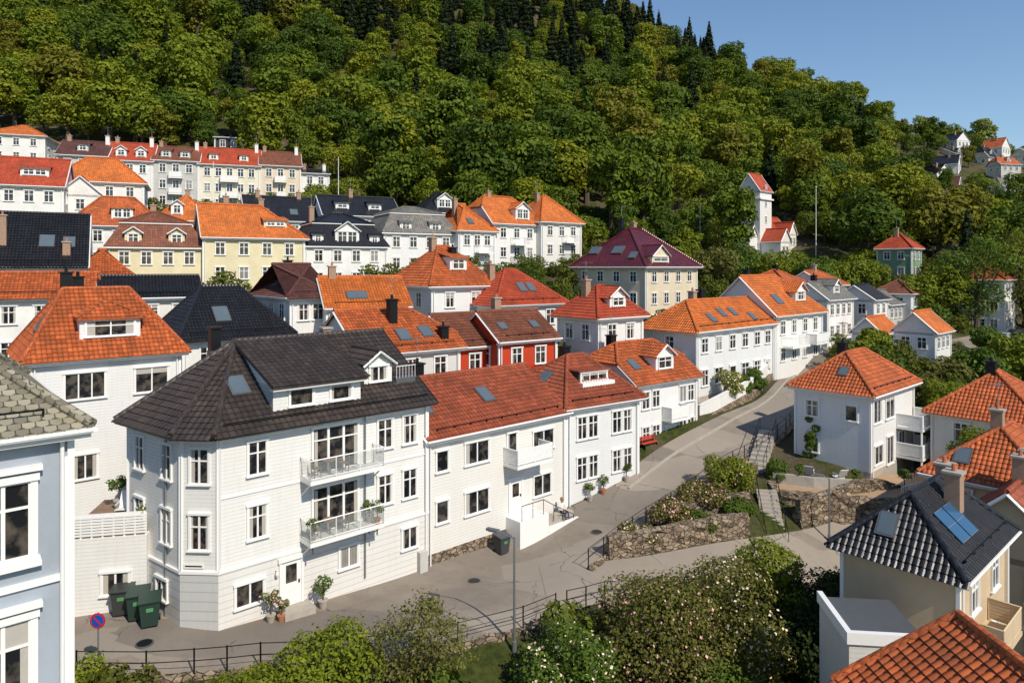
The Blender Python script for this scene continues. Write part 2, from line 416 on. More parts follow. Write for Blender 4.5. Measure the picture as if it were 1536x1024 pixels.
def chimney(T,x,y,z0,z1,mat,w=.6,d=.6,pots=1):
    T.box('chimney',mat,x-w/2,x+w/2,y-d/2,y+d/2,z0,z1)
    T.box('chimney',M_conc if mat!=M_black else M_black,x-w/2-.08,x+w/2+.08,y-d/2-.08,y+d/2+.08,z1,z1+.1)
    T.box('chimney',M_lead,x-w/2-.04,x+w/2+.04,y-d/2-.04,y+d/2+.04,z0,z0+(z1-z0)*.35)
    for i in range(pots):
        T.tube('chimney',M_terr if mat!=M_black else M_black,(x+(i-(pots-1)/2)*.3,y,z1+.1),(x+(i-(pots-1)/2)*.3,y,z1+.4),.1,.09,8)
def antenna(T,x,y,z):
    T.tube('antenna',M_grey,(x,y,z),(x,y,z+1.7),.022,n=5); T.tube('antenna',M_grey,(x-.6,y,z+1.55),(x+.6,y,z+1.55),.015,n=4)
    for k in range(6):
        q=x-.55+k*.22; T.tube('antenna',M_grey,(q,y-.28,z+1.56),(q,y+.28,z+1.56),.009,n=4)
def dormer(T,G,xc,yf,zb,w,h,slope,kind,wall,rm,nw=1,maxd=6.,wstyle='cross'):
    o,gx,gy=G
    P=lambda x,y,z:o+gx*x+gy*y+Z_*z
    zt=zb+h; D=min(h/slope+.3,maxd)
    F0=(P(0,0,0),gx,gy,Z_)
    T.fbox('dormer_walls',wall,F0,xc-w/2,xc+w/2,yf,yf+D,zb-.25,zt)
    FW=(P(0,yf,0),gx,Z_,-gy)
    e=.18
    if kind=='shed':
        r=.5; D2=min((h+r)/max(slope-.001,.1)+.5,maxd)
        T.prism('dormer_roof',[P(xc-w/2-e,yf-.3,zt),P(xc+w/2+e,yf-.3,zt),P(xc+w/2+e,yf+D2,zt+r*D2/2.2),P(xc-w/2-e,yf+D2,zt+r*D2/2.2)],rm,.12)
        T.fbox('dormer_trim',M_white,FW,xc-w/2-e,xc+w/2+e,zt-.16,zt-.02,.0,.24)
    else:
        r=w*.36 if kind=='gable' else w*.28; D2=min((h+r)/slope+.3,maxd+.5); zz=zt-e*r/(w/2)
        hy=yf-.25+(w*.45 if kind=='hip' else 0)
        T.prism('dormer_roof',[P(xc-w/2-e,yf+D2,zz),P(xc-w/2-e,yf-.25,zz),P(xc,hy,zt+r),P(xc,yf+D2,zt+r)],rm,.1)
        T.prism('dormer_roof',[P(xc+w/2+e,yf-.25,zz),P(xc+w/2+e,yf+D2,zz),P(xc,yf+D2,zt+r),P(xc,hy,zt+r)],rm,.1)
        if kind=='hip': T.prism('dormer_roof',[P(xc-w/2-e,yf-.25,zz),P(xc+w/2+e,yf-.25,zz),P(xc,hy,zt+r)],rm,.1)
        else:
            T.poly('dormer_walls',[P(xc-w/2,yf-.002,zt-.01),P(xc+w/2,yf-.002,zt-.01),P(xc,yf-.002,zt+r-.1)],wall)
            for sg in(-1,1): T.tube('dormer_trim',M_white,P(xc+sg*(w/2+e),yf-.27,zz-.06),P(xc,yf-.27,zt+r-.06),.07,n=4)
        T.tube('dormer_roof',rm,P(xc,hy,zt+r),P(xc,yf+D2,zt+r),.09)
    ww=(w-.5)/nw-.18
    for i in range(nw):
        window(T,FW,xc-w/2+.25+(w-.5)*(i+.5)/nw,zb+.18,ww,h-.42,wstyle)
def balcony(T,F,s0,s1,t,dep=1.2,style='bars',h=.95,mat=M_white):
    T.fbox('balcony',mat,F,s0,s1,t-.18,t,.0,dep)
    def run(A,B):
        d=(B-A); L=d.length; d.normalize()
        T.tube('balcony_railing',mat,A+Z_*h,B+Z_*h,.035,n=4)
        T.tube('balcony_railing',mat,A+Z_*.1,B+Z_*.1,.02,n=4)
        n=max(1,int(L/(.12 if style=='bars' else 1.0)))
        for i in range(n+1):
            q=A+d*(L*i/n); T.tube('balcony_railing',mat,q,q+Z_*h,.014 if style=='bars' else .03,n=4)
        if style=='solid':
            nn=d.cross(Z_); FF=(A,d,Z_,nn)
            for k in range(6): T.fbox('balcony_railing',mat,FF,0,L,.12+k*.135,.24+k*.135,-.012,.012)
        if style=='glass':
            nn=d.cross(Z_); FF=(A,d,Z_,nn); T.fbox('balcony_glass',M_bglass,FF,.05,L-.05,.15,h-.08,-.006,.006)
    o,ux,uy,un=F
    P=lambda s,c:o+ux*s+uy*t+un*c
    run(P(s0+.03,.05),P(s0+.03,dep-.04)); run(P(s0+.03,dep-.04),P(s1-.03,dep-.04)); run(P(s1-.03,dep-.04),P(s1-.03,.05))
def bg():
    m,nt=newmat('railing_glass'); g=N(nt)
    a=g.bsdf((.35,.38,.36,1),.08,None,.8); t=g.n('ShaderNodeBsdfTransparent').outputs[0]
    g.out(g.n('ShaderNodeMixShader',{0:.22,1:t,2:a}).outputs[0]); return m
M_bglass=bg()
def wrow(T,F,L,ze,n,ww=.95,wh=1.35,floors=None,style='cross',step=2.75,top=.6,lo=.4,m=.5):
    if not n: return
    k=0
    while True:
        tb=ze-top-wh-k*step
        if tb<lo or (floors and k>=floors): break
        for i in range(n):
            s=m+(L-2*m)*(i+.5)/n; window(T,F,s,tb,ww,wh,style)
        k+=1
HREG=[]; hrnd=random.Random(4)
def house(name,x,y,z0,deg,w,l,ze,zr,wall,rm,hl=0,hr=0,axis='x',fc=3,lc=2,rc=2,floors=None,dorm=(),ldorm=(),sky=(),lsky=(),chim=(),over=.45,il=None,ir=None,ww=.95,wh=1.35,style='cross',base=M_conc,extra=None,build=True,step=2.75,pl=.5,mans=None):
    T=Thing(name,x,y,z0,deg); ze-=z0; zr-=z0; HREG.append((x,y,deg,w,l))
    if wall==S_w: wall=hrnd.choice(S_var)
    T.box('walls',wall,0,w,0,l,pl,ze-.005)
    T.box('foundation',base,-.04,w+.04,-.04,l+.04,-4,pl)
    for cx,cy in((0,0),(w,0),(0,l),(w,l)): T.box('corner_boards',M_white,cx-.07,cx+.07,cy-.07,cy+.07,pl,ze-.01)
    if mans:
        mi,mh=mans; q=[(-.35,-.35),(w+.35,-.35),(w+.35,l+.35),(-.35,l+.35)]; r=[(mi,mi),(w-mi,mi),(w-mi,l-mi),(mi,l-mi)]
        for i in range(4):
            j=(i+1)%4; T.prism('roof',[V((*q[i],ze)),V((*q[j],ze)),V((*r[j],ze+mh)),V((*r[i],ze+mh))],rm,.1)
        T.box('roof_trim',M_white,-.4,w+.4,-.4,l+.4,ze-.25,ze-.11)
        R=roof(T,mi,w-mi,mi,l-mi,ze+mh,zr,rm,.12,hl,hr,axis,il,ir,wall)
        for d in dorm: dormer(T,(V((0,0,0)),X_,Y_),d[0],.05,ze+.15,d[2],d[3],mh/(mi+.35),d[4],wall,rm,d[5] if len(d)>5 else 1,2.0)
    else:
        R=roof(T,0,w,0,l,ze,zr,rm,over,hl,hr,axis,il,ir,wall)
        for d in dorm:
            zb=R['z0']+R['slope']*(d[1]+over)
            dormer(T,(V((0,0,0)),X_,Y_),d[0],d[1],zb,d[2],d[3],R['slope'],d[4],wall,rm,d[5] if len(d)>5 else 1,l/2)
        for d in ldorm:
            zb=R['z0']+R['slope']*(d[1]+over)
            dormer(T,(V((0,l,0)),-Y_,X_),d[0],d[1],zb,d[2],d[3],R['slope'],d[4],wall,rm,d[5] if len(d)>5 else 1,w/2)
        if T.near and not dorm and axis=='x':
            Fg,Lg,_=R['f']; T.fbox('snow_guard',M_black,Fg,.9,Lg-.9,.55,.58,.17,.21)
            for k in range(int((Lg-1.8)/1.2)+1): T.fbox('snow_guard',M_black,Fg,.9+k*1.2,.94+k*1.2,.5,.6,.05,.2)
    for s in sky: skylight(T,R['f'],*s)
    for s in lsky: skylight(T,R['l'],*s)
    wrow(T,FR(w,l,'f'),w,ze,fc,ww,wh,floors,style,step)
    wrow(T,FR(w,l,'l'),l,ze,lc,ww,wh,floors,style,step)
    wrow(T,FR(w,l,'r'),w and l,ze,rc,ww,wh,floors,style,step)
    wrow(T,FR(w,l,'b'),w,ze,2,ww,wh,floors,style,step)
    for c in chim: chimney(T,c[0],c[1],ze-.2,c[2]-z0,c[3])
    if chim and hrnd.random()<.5: antenna(T,chim[0][0],chim[0][1],chim[0][2]-z0)
    T.tube('downpipe',M_white,(.18,-.12,.1),(.18,-.12,ze-.1),.045); T.tube('downpipe',M_white,(w-.18,-.12,.1),(w-.18,-.12,ze-.1),.045)
    if extra: extra(T,ze,R)
    if build: T.build()
    return T
# ---------------------------------------------------------------- terrain
CP=[(-30,0,-3),(0,0,-7),(30,0,-8),(-60,0,0),(60,0,-8),(0,-50,-10),(-60,-50,-5),(60,-50,-12),(-30,20,-.8),(-16,24,-.9),(-16,26.8,0),(-10,27.2,0),(-5.4,27.8,-.1),(-5,23,-3),(0.5,30.5,-.5),(3,27,-3.5),(6,31,-2.6),(12,33,-3.6),(22,36,-5),(15,27,-6.5),(25,27,-7),(20,20,-8),(-12,20,-2),
(-22,31,.1),(-13,29,0),(-9,31,-.2),(-5,35,-.6),(0,37,-.7),(4,40,-.45),(7,44,.0),(11,47,.8),(15,51,1.7),(20,56,3),(24,61,3.8),(28,67,4.8),(33,75,6),(38,83,5.6),
(1,41.5,-.75),(3.8,34.8,-.75),(12.5,38.7,-1),(20,42,-1.6),(27,44.5,-2.2),(34,47,-3),(9,41,-.1),(13,44.5,.6),(17,47.5,1.2),(20,50,1.3),
(24,47,1),(29,54,1),(33,56,.5),(36,48,-3),(45,50,-3),(48,38,-6),(60,60,-3),(70,80,0),(30,60,3.6),(36,70,4.0),
(16,60,4),(22,66,4),(30,74,4.6),(44,85,5),(52,85,4.5),(60,90,4),(70,100,4.8),(82,112,6),(50,100,8),(62,108,10),
(-28,45,2.5),(-40,45,4),(-22,52,5),(-12,45,3),(-4,47,2.5),(3,52,3),(-1,58,5.5),(7,60,7),(12,62,5.5),(-14,58,7.5),(-6,66,9),(2,66,8.5),(-46,60,8.5),(-32,62,9),(-40,75,12.5),(-28,80,13),(-18,86,14),(-10,92,15),(2,98,15.5),(9,104,16),(18,88,8),(24,96,11),(32,80,7),(30,102,12),
(-60,118,26),(-42,123,27),(-75,95,20),(-62,95,20.5),(-25,124,27),(-50,95,17),(-30,104,18),(-98,130,34),(-65,140,36),(-110,80,18),(-90,50,8),
(-120,160,50),(-50,150,41),(-10,125,24),(0,150,37),(35,115,16),(40,150,29),(50,147,18.5),(60,142,18.3),(52,128,14.5),(75,120,13.5),(62,165,30),(80,160,26),
(90,135,17),(105,150,19.5),(179,270,63),(182,255,53.5),(150,238,45.5),(151,224,38),(163,218,37.5),(172,262,57),(140,250,55),(125,200,38),(220,250,50),(130,160,22),
(-150,250,105),(-50,250,102),(0,250,92),(-100,200,78),(-30,200,65),(0,200,60),(45,200,50),(80,200,42),(100,250,64),(60,260,86),
(0,330,146),(36,330,139),(75,330,121),(113,330,100),(139,330,89),(171,330,66),(204,330,60),(270,330,58),(-60,330,160),(-200,330,180),(46,430,140),(-150,430,190),(150,430,55),(300,430,45),(300,200,25),(-250,200,80),(-250,80,20),(200,80,2),(200,140,14)]
CP=np.array(CP,float); CC=3.0
def phi(r2): return np.sqrt(r2+CC*CC)
D2=((CP[:,None,:2]-CP[None,:,:2])**2).sum(-1)
A=np.zeros((len(CP)+1,len(CP)+1)); A[:-1,:-1]=phi(D2)+np.eye(len(CP))*-.02; A[-1,:-1]=1; A[:-1,-1]=1
W_=np.linalg.solve(A,np.append(CP[:,2],0))
def HH(x,y):
    x=np.atleast_1d(np.asarray(x,float)); y=np.atleast_1d(np.asarray(y,float)); out=np.empty(x.shape)
    fx,fy=x.ravel(),y.ravel(); o=np.empty(len(fx))
    for i in range(0,len(fx),20000):
        a=fx[i:i+20000,None]; b=fy[i:i+20000,None]
        o[i:i+20000]=phi((a-CP[:,0])**2+(b-CP[:,1])**2)@W_[:-1]+W_[-1]
    r=np.hypot(fx,fy-150); f=np.clip((r-380)/400,0,1); f=f*f*(3-2*f)
    o=o*(1-f)-5*f
    return o.reshape(x.shape)
def H1(x,y): return float(HH(x,y)[0])
xs=np.unique(np.concatenate([[-3000,-2000,-1200,-900,-700,-550],np.arange(-450,-60,7),np.arange(-60,60,.8),np.arange(60,451,7),[550,700,900,1200,2000,3000]]))
ys=np.unique(np.concatenate([[-2000,-1000,-400,-200,-100],np.arange(-60,20,4),np.arange(20,80,.8),np.arange(80,140,2),np.arange(140,460,6),[500,600,750,900,1200,2000,4000]]))
GX,GY=np.meshgrid(xs,ys); GZ=HH(GX,GY)
vs=np.stack([GX.ravel(),GY.ravel(),GZ.ravel()],1); nx=len(xs); idx=np.arange(len(vs)).reshape(len(ys),nx)
fs=np.stack([idx[:-1,:-1].ravel(),idx[:-1,1:].ravel(),idx[1:,1:].ravel(),idx[1:,:-1].ravel()],1)
me=bpy.data.meshes.new('terrain'); me.from_pydata(vs.tolist(),[],fs.tolist()); me.materials.append(M_ground); me.shade_smooth()
COL.objects.link(bpy.data.objects.new('terrain',me))
# roads
ROADS=[]
def loft(name,L,R,mat,dz=.06,n=8,sub=6):
    def dens(P):
        P=np.array(P,float); o=[]
        for i in range(len(P)-1):
            p0=P[max(i-1,0)];p1=P[i];p2=P[i+1];p3=P[min(i+2,len(P)-1)]
            for k in range(sub):
                t=k/sub; o.append(.5*((2*p1)+(-p0+p2)*t+(2*p0-5*p1+4*p2-p3)*t*t+(-p0+3*p1-3*p2+p3)*t**3))
        o.append(P[-1]); return np.array(o)
    L=dens(L);R=dens(R); v=[];f=[]
    for i in range(len(L)):
        for k in range(n+1):
            q=L[i]*(1-k/n)+R[i]*k/n; v.append([q[0],q[1],0])
    v=np.array(v); v[:,2]=HH(v[:,0],v[:,1])+dz; ROADS.append(v[:,:2].copy())
    for i in range(len(L)-1):
        for k in range(n):
            a=i*(n+1)+k; f.append((a,a+n+1,a+n+2,a+1))
    me=bpy.data.meshes.new(name); me.from_pydata(v.tolist(),[],f); me.materials.append(mat); me.shade_smooth()
    COL.objects.link(bpy.data.objects.new(name,me)); return L,R
RL=[(-26,36),(-20,33.5),(-14.5,31),(-12.6,30.4),(-8.5,34.2),(-4.5,37.8),(-.5,41.3),(3.5,44.7),(6.8,47.2),(9.6,50.2),(13.0,53.4),(17.8,57.8),(22.3,62.2),(26.5,68),(31,76),(35,84)]
RR=[(-27,28),(-17,26.8),(-12.5,27),(-10,27.3),(-5.4,28),(.5,31),(3,34.2),(3.6,36.6),(7.5,41.5),(11.5,45.2),(16.3,50),(21.3,54.3),(24.5,58.5),(29.5,65.5),(34,74),(38.5,82)]
L1,R1=loft('street',RL,RR,M_asph)
LL=[(1.5,38),(5.5,38.2),(12,40.3),(19.5,43.5),(27,46.3),(36,49)]
LR=[(1.8,32.2),(5.5,34.9),(13,37.3),(20.5,40.5),(28,43),(37,46)]
L2,R2=loft('lower_street',LL,LR,M_asph,.075)
loft('hillside_road',[(38,86),(50,91),(62,97),(74,106),(88,118)],[(40,82),(52,87),(65,93),(77,102),(92,114)],M_asph,.08)
def kerb(name,P,w=.14,h=.12):
    T=Thing(name); q=[V((p[0],p[1],0)) for p in P]
    for a in q: a.z=H1(a.x,a.y)+.06
    for a,b in zip(q[:-1],q[1:]):
        d=(b-a); d.z=0; d.normalize(); nn=V((d.y,-d.x,0))*w
        T.prism('kerb_stone',[a+Z_*h,a+nn+Z_*h,b+nn+Z_*h,b+Z_*h],M_conc,h+.15)
    T.build()
kerb('kerb',[tuple(L1[i]*.78+R1[i]*.22) for i in range(50,84,2)])
def railing(name,pts,h=1.0,mat=M_black,rails=(.98,.55),step=1.6,dz=.05):
    T=Thing(name); P=[V((p[0],p[1],0)) for p in pts]
    q=[]
    for a,b in zip(P[:-1],P[1:]):
        n=max(1,round((b-a).length/step))
        for i in range(n): q.append(a.lerp(b,i/n))
    q.append(P[-1])
    for p in q: p.z=H1(p.x,p.y)+dz
    for p in q: T.tube('posts',mat,p-Z_*.2,p+Z_*h,.035,n=5)
    for a,b in zip(q[:-1],q[1:]):
        for r in rails: T.tube('rails',mat,a+Z_*r*h,b+Z_*r*h,.022,n=4)
    T.build()
def stonewall(name,pts,h0,h1,th=.45,mat=M_stone,rough=.08):
    """pts (x,y[,z]); from z-h0 to z+h1"""
    P=[]
    for a,b in zip(pts[:-1],pts[1:]):
        n=max(1,int(math.hypot(b[0]-a[0],b[1]-a[1])/.4))
        for i in range(n):
            t=i/n; P.append([a[k]*(1-t)+b[k]*t for k in range(len(a))])
    P.append(list(pts[-1])); v=[];f=[]
    K=max(2,int((h0+h1)/.3))
    rr=random.Random(3)
    prof=[(-1,k/K) for k in range(K+1)]+[(1,1-k/K) for k in range(K+1)]
    for i,p in enumerate(P):
        a=P[max(i-1,0)];b=P[min(i+1,len(P)-1)]; d=V((b[0]-a[0],b[1]-a[1],0)).normalized(); nn=V((d.y,-d.x,0))
        z=p[2] if len(p)>2 else H1(p[0],p[1])
        for sgn,t in prof:
            c=V((p[0],p[1],z-h0+(h0+h1)*t))+nn*(sgn*(th/2+(1-t)*.08)+rr.uniform(-rough,rough))+Z_*(rr.uniform(-rough,rough)*.5)
            v.append(tuple(c))
    m=len(prof)
    for i in range(len(P)-1):
        for k in range(m):
            a=i*m+k;b=i*m+(k+1)%m; f.append((a,b,b+m,a+m))
    f.append(tuple(range(m))); f.append(tuple(range(len(P)*m-1,len(P)*m-m-1,-1)))
    me=bpy.data.meshes.new(name); me.from_pydata(v,[],f); me.materials.append(mat)
    COL.objects.link(bpy.data.objects.new(name,me))
Lp=[(p[0],p[1]) for p in R1]
i0=7*6; up=Lp[i0+1:12*6]
stonewall('stone_retaining_wall',[(p[0]+.15,p[1]-.15) for p in up[::3]],2.0,.18,.4)
railing('street_railing',[(p[0]+.1,p[1]-.1) for p in up[::3]],1.05,dz=.2)
near=Lp[1*6:6*6]
stonewall('roadside_stone_wall',[(p[0],p[1]-.2) for p in near[::3]],1.6,.12,.35)
railing('roadside_railing',[(p[0],p[1]-.15) for p in near[::3]],1.0,dz=.12,step=2.2,rails=(.95,.5))
lowr=[(p[0],p[1]) for p in R2]
stonewall('stone_retaining_wall',[(p[0],p[1]-.25) for p in lowr[5::4]],2.2,.35,.45)
railing('street_railing',[(p[0],p[1]-.25) for p in lowr[2:14:3]],1.0,dz=.3)
gwl=[(q[0]-.1,q[1]+.45) for q in L2[6:25]]
stonewall('stone_garden_wall',[p for p in gwl if p[0]<15.3],.6,1.25,.5,rough=.12)
stonewall('stone_garden_wall',[p for p in gwl if p[0]>17.6],.6,1.6,.5,rough=.12)
stonewall('stone_garden_wall',[(10.2,42.4),(13,43.4),(15.2,44.2)],.8,1.0,.5,rough=.12)
stonewall('stone_garden_wall',[(12.2,45.2),(15,46.9),(17.2,48.4)],.8,.9,.5,rough=.12)
# ---------------------------------------------------------------- foliage
def tubev(pts,rad,n=6):
    v=[];f=[]
    for i,(p,r) in enumerate(zip(pts,rad)):
        p=np.array(p,float); a=np.array(pts[max(i-1,0)],float); b=np.array(pts[min(i+1,len(pts)-1)],float)
        d=b-a; d/=np.linalg.norm(d)+1e-9; u=np.cross(d,[.3,.9,.1]); u/=np.linalg.norm(u); w=np.cross(d,u)
        for k in range(n):
            t=2*math.pi*k/n; v.append(p+(u*math.cos(t)+w*math.sin(t))*r)
    for i in range(len(pts)-1):
        for k in range(n):
            a=i*n+k;b=i*n+(k+1)%n; f.append([a,b,b+n,a+n])
    return v,f
def quads(rng,pos,nrm,size,asp=.6):
    n=len(pos); nrm=nrm/np.linalg.norm(nrm,axis=1,keepdims=True)
    r=rng.normal(size=(n,3)); u=np.cross(nrm,r); u/=np.linalg.norm(u,axis=1,keepdims=True); w=np.cross(nrm,u)
    s=(size*rng.uniform(.6,1.35,n))[:,None]
    return np.stack([pos-u*s,pos-w*s*asp+nrm*s*.15,pos+u*s,pos+w*s*asp+nrm*s*.15],1).reshape(-1,3)
def assemble(name,groups):
    v=[];f=[];mi=[];mats=[]
    off=0
    for vv,ff,m in groups:
        vv=np.asarray(vv,float).reshape(-1,3); 
        if len(vv)==0: continue
        v.append(vv); f+= (np.asarray(ff)+off).tolist(); off+=len(vv)
        if m not in mats: mats.append(m)
        mi+=[mats.index(m)]*len(ff)
    me=bpy.data.meshes.new(name); me.from_pydata(np.concatenate(v).tolist(),[],f)
    for m in mats: me.materials.append(m)
    me.polygons.foreach_set('material_index',mi); return me
def qf(n): return np.arange(n*4).reshape(-1,4)
def lobes_leaves(rng,lob,n,size,asp=.6,inner=.15,cut=.8,bottom=.4,jit=.45):
    lob=np.array(lob,float); p=lob[:,3]**2; p/=p.sum()
    k=rng.choice(len(lob),n,p=p); d=rng.normal(size=(n,3)); d/=np.linalg.norm(d,axis=1,keepdims=True)
    keep=(d[:,2]>-.35)|(rng.random(n)<bottom); k=k[keep]; d=d[keep]; n=len(k)
    rad=np.where(rng.random(n)<inner,rng.uniform(.35,.8,n),rng.uniform(.82,1.1,n))
    bump=1+.12*np.sin(d[:,0]*7+k)*np.cos(d[:,1]*6+k*2)+.08*np.sin(d[:,2]*11+k)
    pos=lob[k,:3]+d*(lob[k,3]*rad*bump)[:,None]*np.array([1,1,.85])
    ok=np.ones(n,bool)
    for j,L in enumerate(lob):
        dd=np.linalg.norm((pos-L[:3])/np.array([1,1,.85]),axis=1)/L[3]
        ok&=~((dd<cut)&(k!=j)&(rng.random(n)<.85))
    pos=pos[ok]; d=d[ok]
    nr=d*.9+rng.normal(size=d.shape)*jit+np.array([0,0,.25])
    return quads(rng,pos,nr,size,asp)
def tree_mesh(name,seed,Ht,R,n,size,mat,tr=.22,zc=.62,nl=16,vert=.8,trunk=.2,asp=.6,fl=None,nfl=0,inner=.15,cen=.5,lr=(.27,.46),jit=.45):
    rng=np.random.default_rng(seed); lob=[]
    for i in range(nl):
        d=rng.normal(size=3); d/=np.linalg.norm(d); q=rng.uniform(.45,.74)
        c=np.array([d[0]*R*q,d[1]*R*q,Ht*zc+d[2]*Ht*(1-zc)*q*vert*1.15]); lob.append([*c,R*rng.uniform(*lr)])
    lob.append([0,0,Ht*zc,R*cen])
    g=[]
    tz=Ht*zc; pts=[(0,0,-.8),(R*.03,0,Ht*trunk),(R*.02,R*.04,tz)]
    v,f=tubev(pts,[Ht*.028*1.3,Ht*.022,Ht*.01],7); g.append((v,f,M_bark))
    for L in lob[:9]:
        s=np.array([0,0,Ht*trunk+rng.uniform(0,.5)*(tz-Ht*trunk)]); e=np.array(L[:3]); m=(s+e)/2+np.array([0,0,-.05*Ht*rng.random()])
        v,f=tubev([s,m,e],[Ht*.012,Ht*.008,Ht*.003],5); g.append((v,f,M_bark))
    q=lobes_leaves(rng,lob,n,size,asp,inner,jit=jit); g.append((q,qf(len(q)//4),mat))
    if fl:
        q=lobes_leaves(rng,lob,nfl,size*.8,.9,0.0); g.append((q,qf(len(q)//4),fl))
    return assemble(name,g)
def conifer_mesh(name,seed,Ht,R,n,size,mat):
    rng=np.random.default_rng(seed)
    v,f=tubev([(0,0,-.8),(0,0,Ht*.5),(0,0,Ht)],[Ht*.018,Ht*.01,.02],6); g=[(v,f,M_bark)]
    t=1-np.sqrt(rng.random(n)); t=.08+.92*t; a=rng.random(n)*2*math.pi
    layer=np.abs(np.sin(t*Ht*1.9)); rr=R*(1-t)**.85*(.55+.45*layer)*(1+.2*np.sin(a*5+t*20))*rng.uniform(.35,1.05,n)**.5
    pos=np.stack([np.cos(a)*rr,np.sin(a)*rr,t*Ht-rr*.25],1)
    nr=np.stack([np.cos(a)*.6,np.sin(a)*.6,np.full(n,.7)],1)+rng.normal(size=(n,3))*.3
    q=quads(rng,pos,nr,size,.5); g.append((q,qf(n),mat)); return assemble(name,g)
def put(name,me,x,y,z=None,s=1,rot=0,sz=None):
    o=bpy.data.objects.new(name,me); COL.objects.link(o); o.location=(x,y,H1(x,y) if z is None else z); o.rotation_euler=(0,0,rot); o.scale=(s,s,sz or s); return o
def instancer(root,mesh,items):
    v=[];f=[]
    for (x,y,z,s,r) in items:
        i=len(v); h=s/2
        for dx,dy in((-h,-h),(h,-h),(h,h),(-h,h)):
            v.append((x+dx*math.cos(r)-dy*math.sin(r),y+dx*math.sin(r)+dy*math.cos(r),z))
        f.append((i,i+1,i+2,i+3))
    me=bpy.data.meshes.new('stand'); me.from_pydata(v,[],f)
    io=bpy.data.objects.new('stand_of_'+mesh.name,me); COL.objects.link(io); io.parent=root
    io.instance_type='FACES'; io.use_instance_faces_scale=True; io.show_instancer_for_render=False; io.show_instancer_for_viewport=False
    ch=bpy.data.objects.new(mesh.name,mesh); COL.objects.link(ch); ch.parent=io
# forest
kw=dict(cen=.70,lr=(.22,.42),jit=.34,inner=.05)
dec=[tree_mesh('broadleaf_a',11,12,5.0,4200,.34,M_sun,nl=18,zc=.56,**kw),tree_mesh('broadleaf_b',12,14.5,4.5,4400,.34,M_sun,nl=18,zc=.56,**kw),tree_mesh('broadleaf_c',13,10.5,5.4,4400,.34,M_sun,nl=22,zc=.54,**kw),tree_mesh('broadleaf_d',14,13,3.6,3400,.32,M_sun,nl=14,zc=.58,cen=.55,lr=(.25,.42),inner=.3,jit=.45)]
con=[conifer_mesh('spruce_a',21,18,3.2,2800,.42,M_con),conifer_mesh('spruce_b',22,15,2.8,2300,.4,M_con)]
houses_excl=[(-60,118,12),(-42,123,12),(-75,112,10),(-95,133,11),(-57,142,8),(52.5,147,9),(47,140,9),(58,141,9),(63,141,4),(69,118,8),(104,150,9),(33,112,4),(73,100,6)]
hill=[(176,270),(178,255),(147,236),(147,225),(158,219),(170,262),(188,262),(172,240),(160,245),(190,250)]
fb_x=[-260,-130,-100,-70,-60,-30,-15,-5,10,12,25,38,41,45,62,66,74,85,100,140,300]
fb_y=[150,150,146,138,134,128,115,111,110,106,103,113,150,156,156,128,114,120,124,140,150]
pts=[]
rg=np.random.default_rng(5); sp=6.6
for j,yy in enumerate(np.arange(103,440,sp)):
    for xx in np.arange(-330,330,sp):
        x=xx+rg.uniform(-.48,.48)*sp+(j%2)*sp/2; y=yy+rg.uniform(-.48,.48)*sp
        if abs(x)>.80*y+20: continue
        if y<np.interp(x,fb_x,fb_y): continue
        if any((x-a)**2+(y-b)**2<c*c for a,b,c in houses_excl): continue
        sc=1.0
        if x/y>.545 and y>145 and y<300:
            if rg.random()<.25: continue
            sc=.55
            bad=False
            for a,b in hill:
                d=math.hypot(x-a,y-b)
                if d<7: bad=True
                if abs(x-a*y/b)<5 and 0<b-y<13: bad=True
            if bad: continue
        pts.append((x,y,rg.random(),rg.random(),rg.random(),sc))
P=np.array(pts); PZ=HH(P[:,0],P[:,1])
inst=[[] for _ in range(6)]
nzf=lambda x,y:math.sin(x*.045+1.3)*math.cos(y*.038+x*.02)+.5*math.sin(x*.11+y*.07)
for (x,y,a,b,c,s0),z in zip(P,PZ):
    n_=nzf(x,y); cf=False
    r=x/y
    if z>92+12*n_ and -.55<r<.12: cf=(a<.72)
    if z>104+8*n_ and .1<=r<.36: cf=(a<.85)
    if -.11<r<.14 and 62+6*n_<z<96 : cf=(a<.62)
    if r<=-.55 and z>90+12*n_: cf=(a<.35)
    if a>.96: cf=True
    sc=(.60+.75*b*b+.15*b)*s0
    if y<160: sc*=.95
    if z>100 and not cf: sc*=.8
    k=(4+int(c*2)) if cf else int(c*4)
    inst[k].append((x,y,z-.3,sc*(.92 if cf else 1.08),c*40))
froot=bpy.data.objects.new('hillside_forest',None); COL.objects.link(froot)
for k,mesh in enumerate(dec+con): instancer(froot,mesh,inst[k])
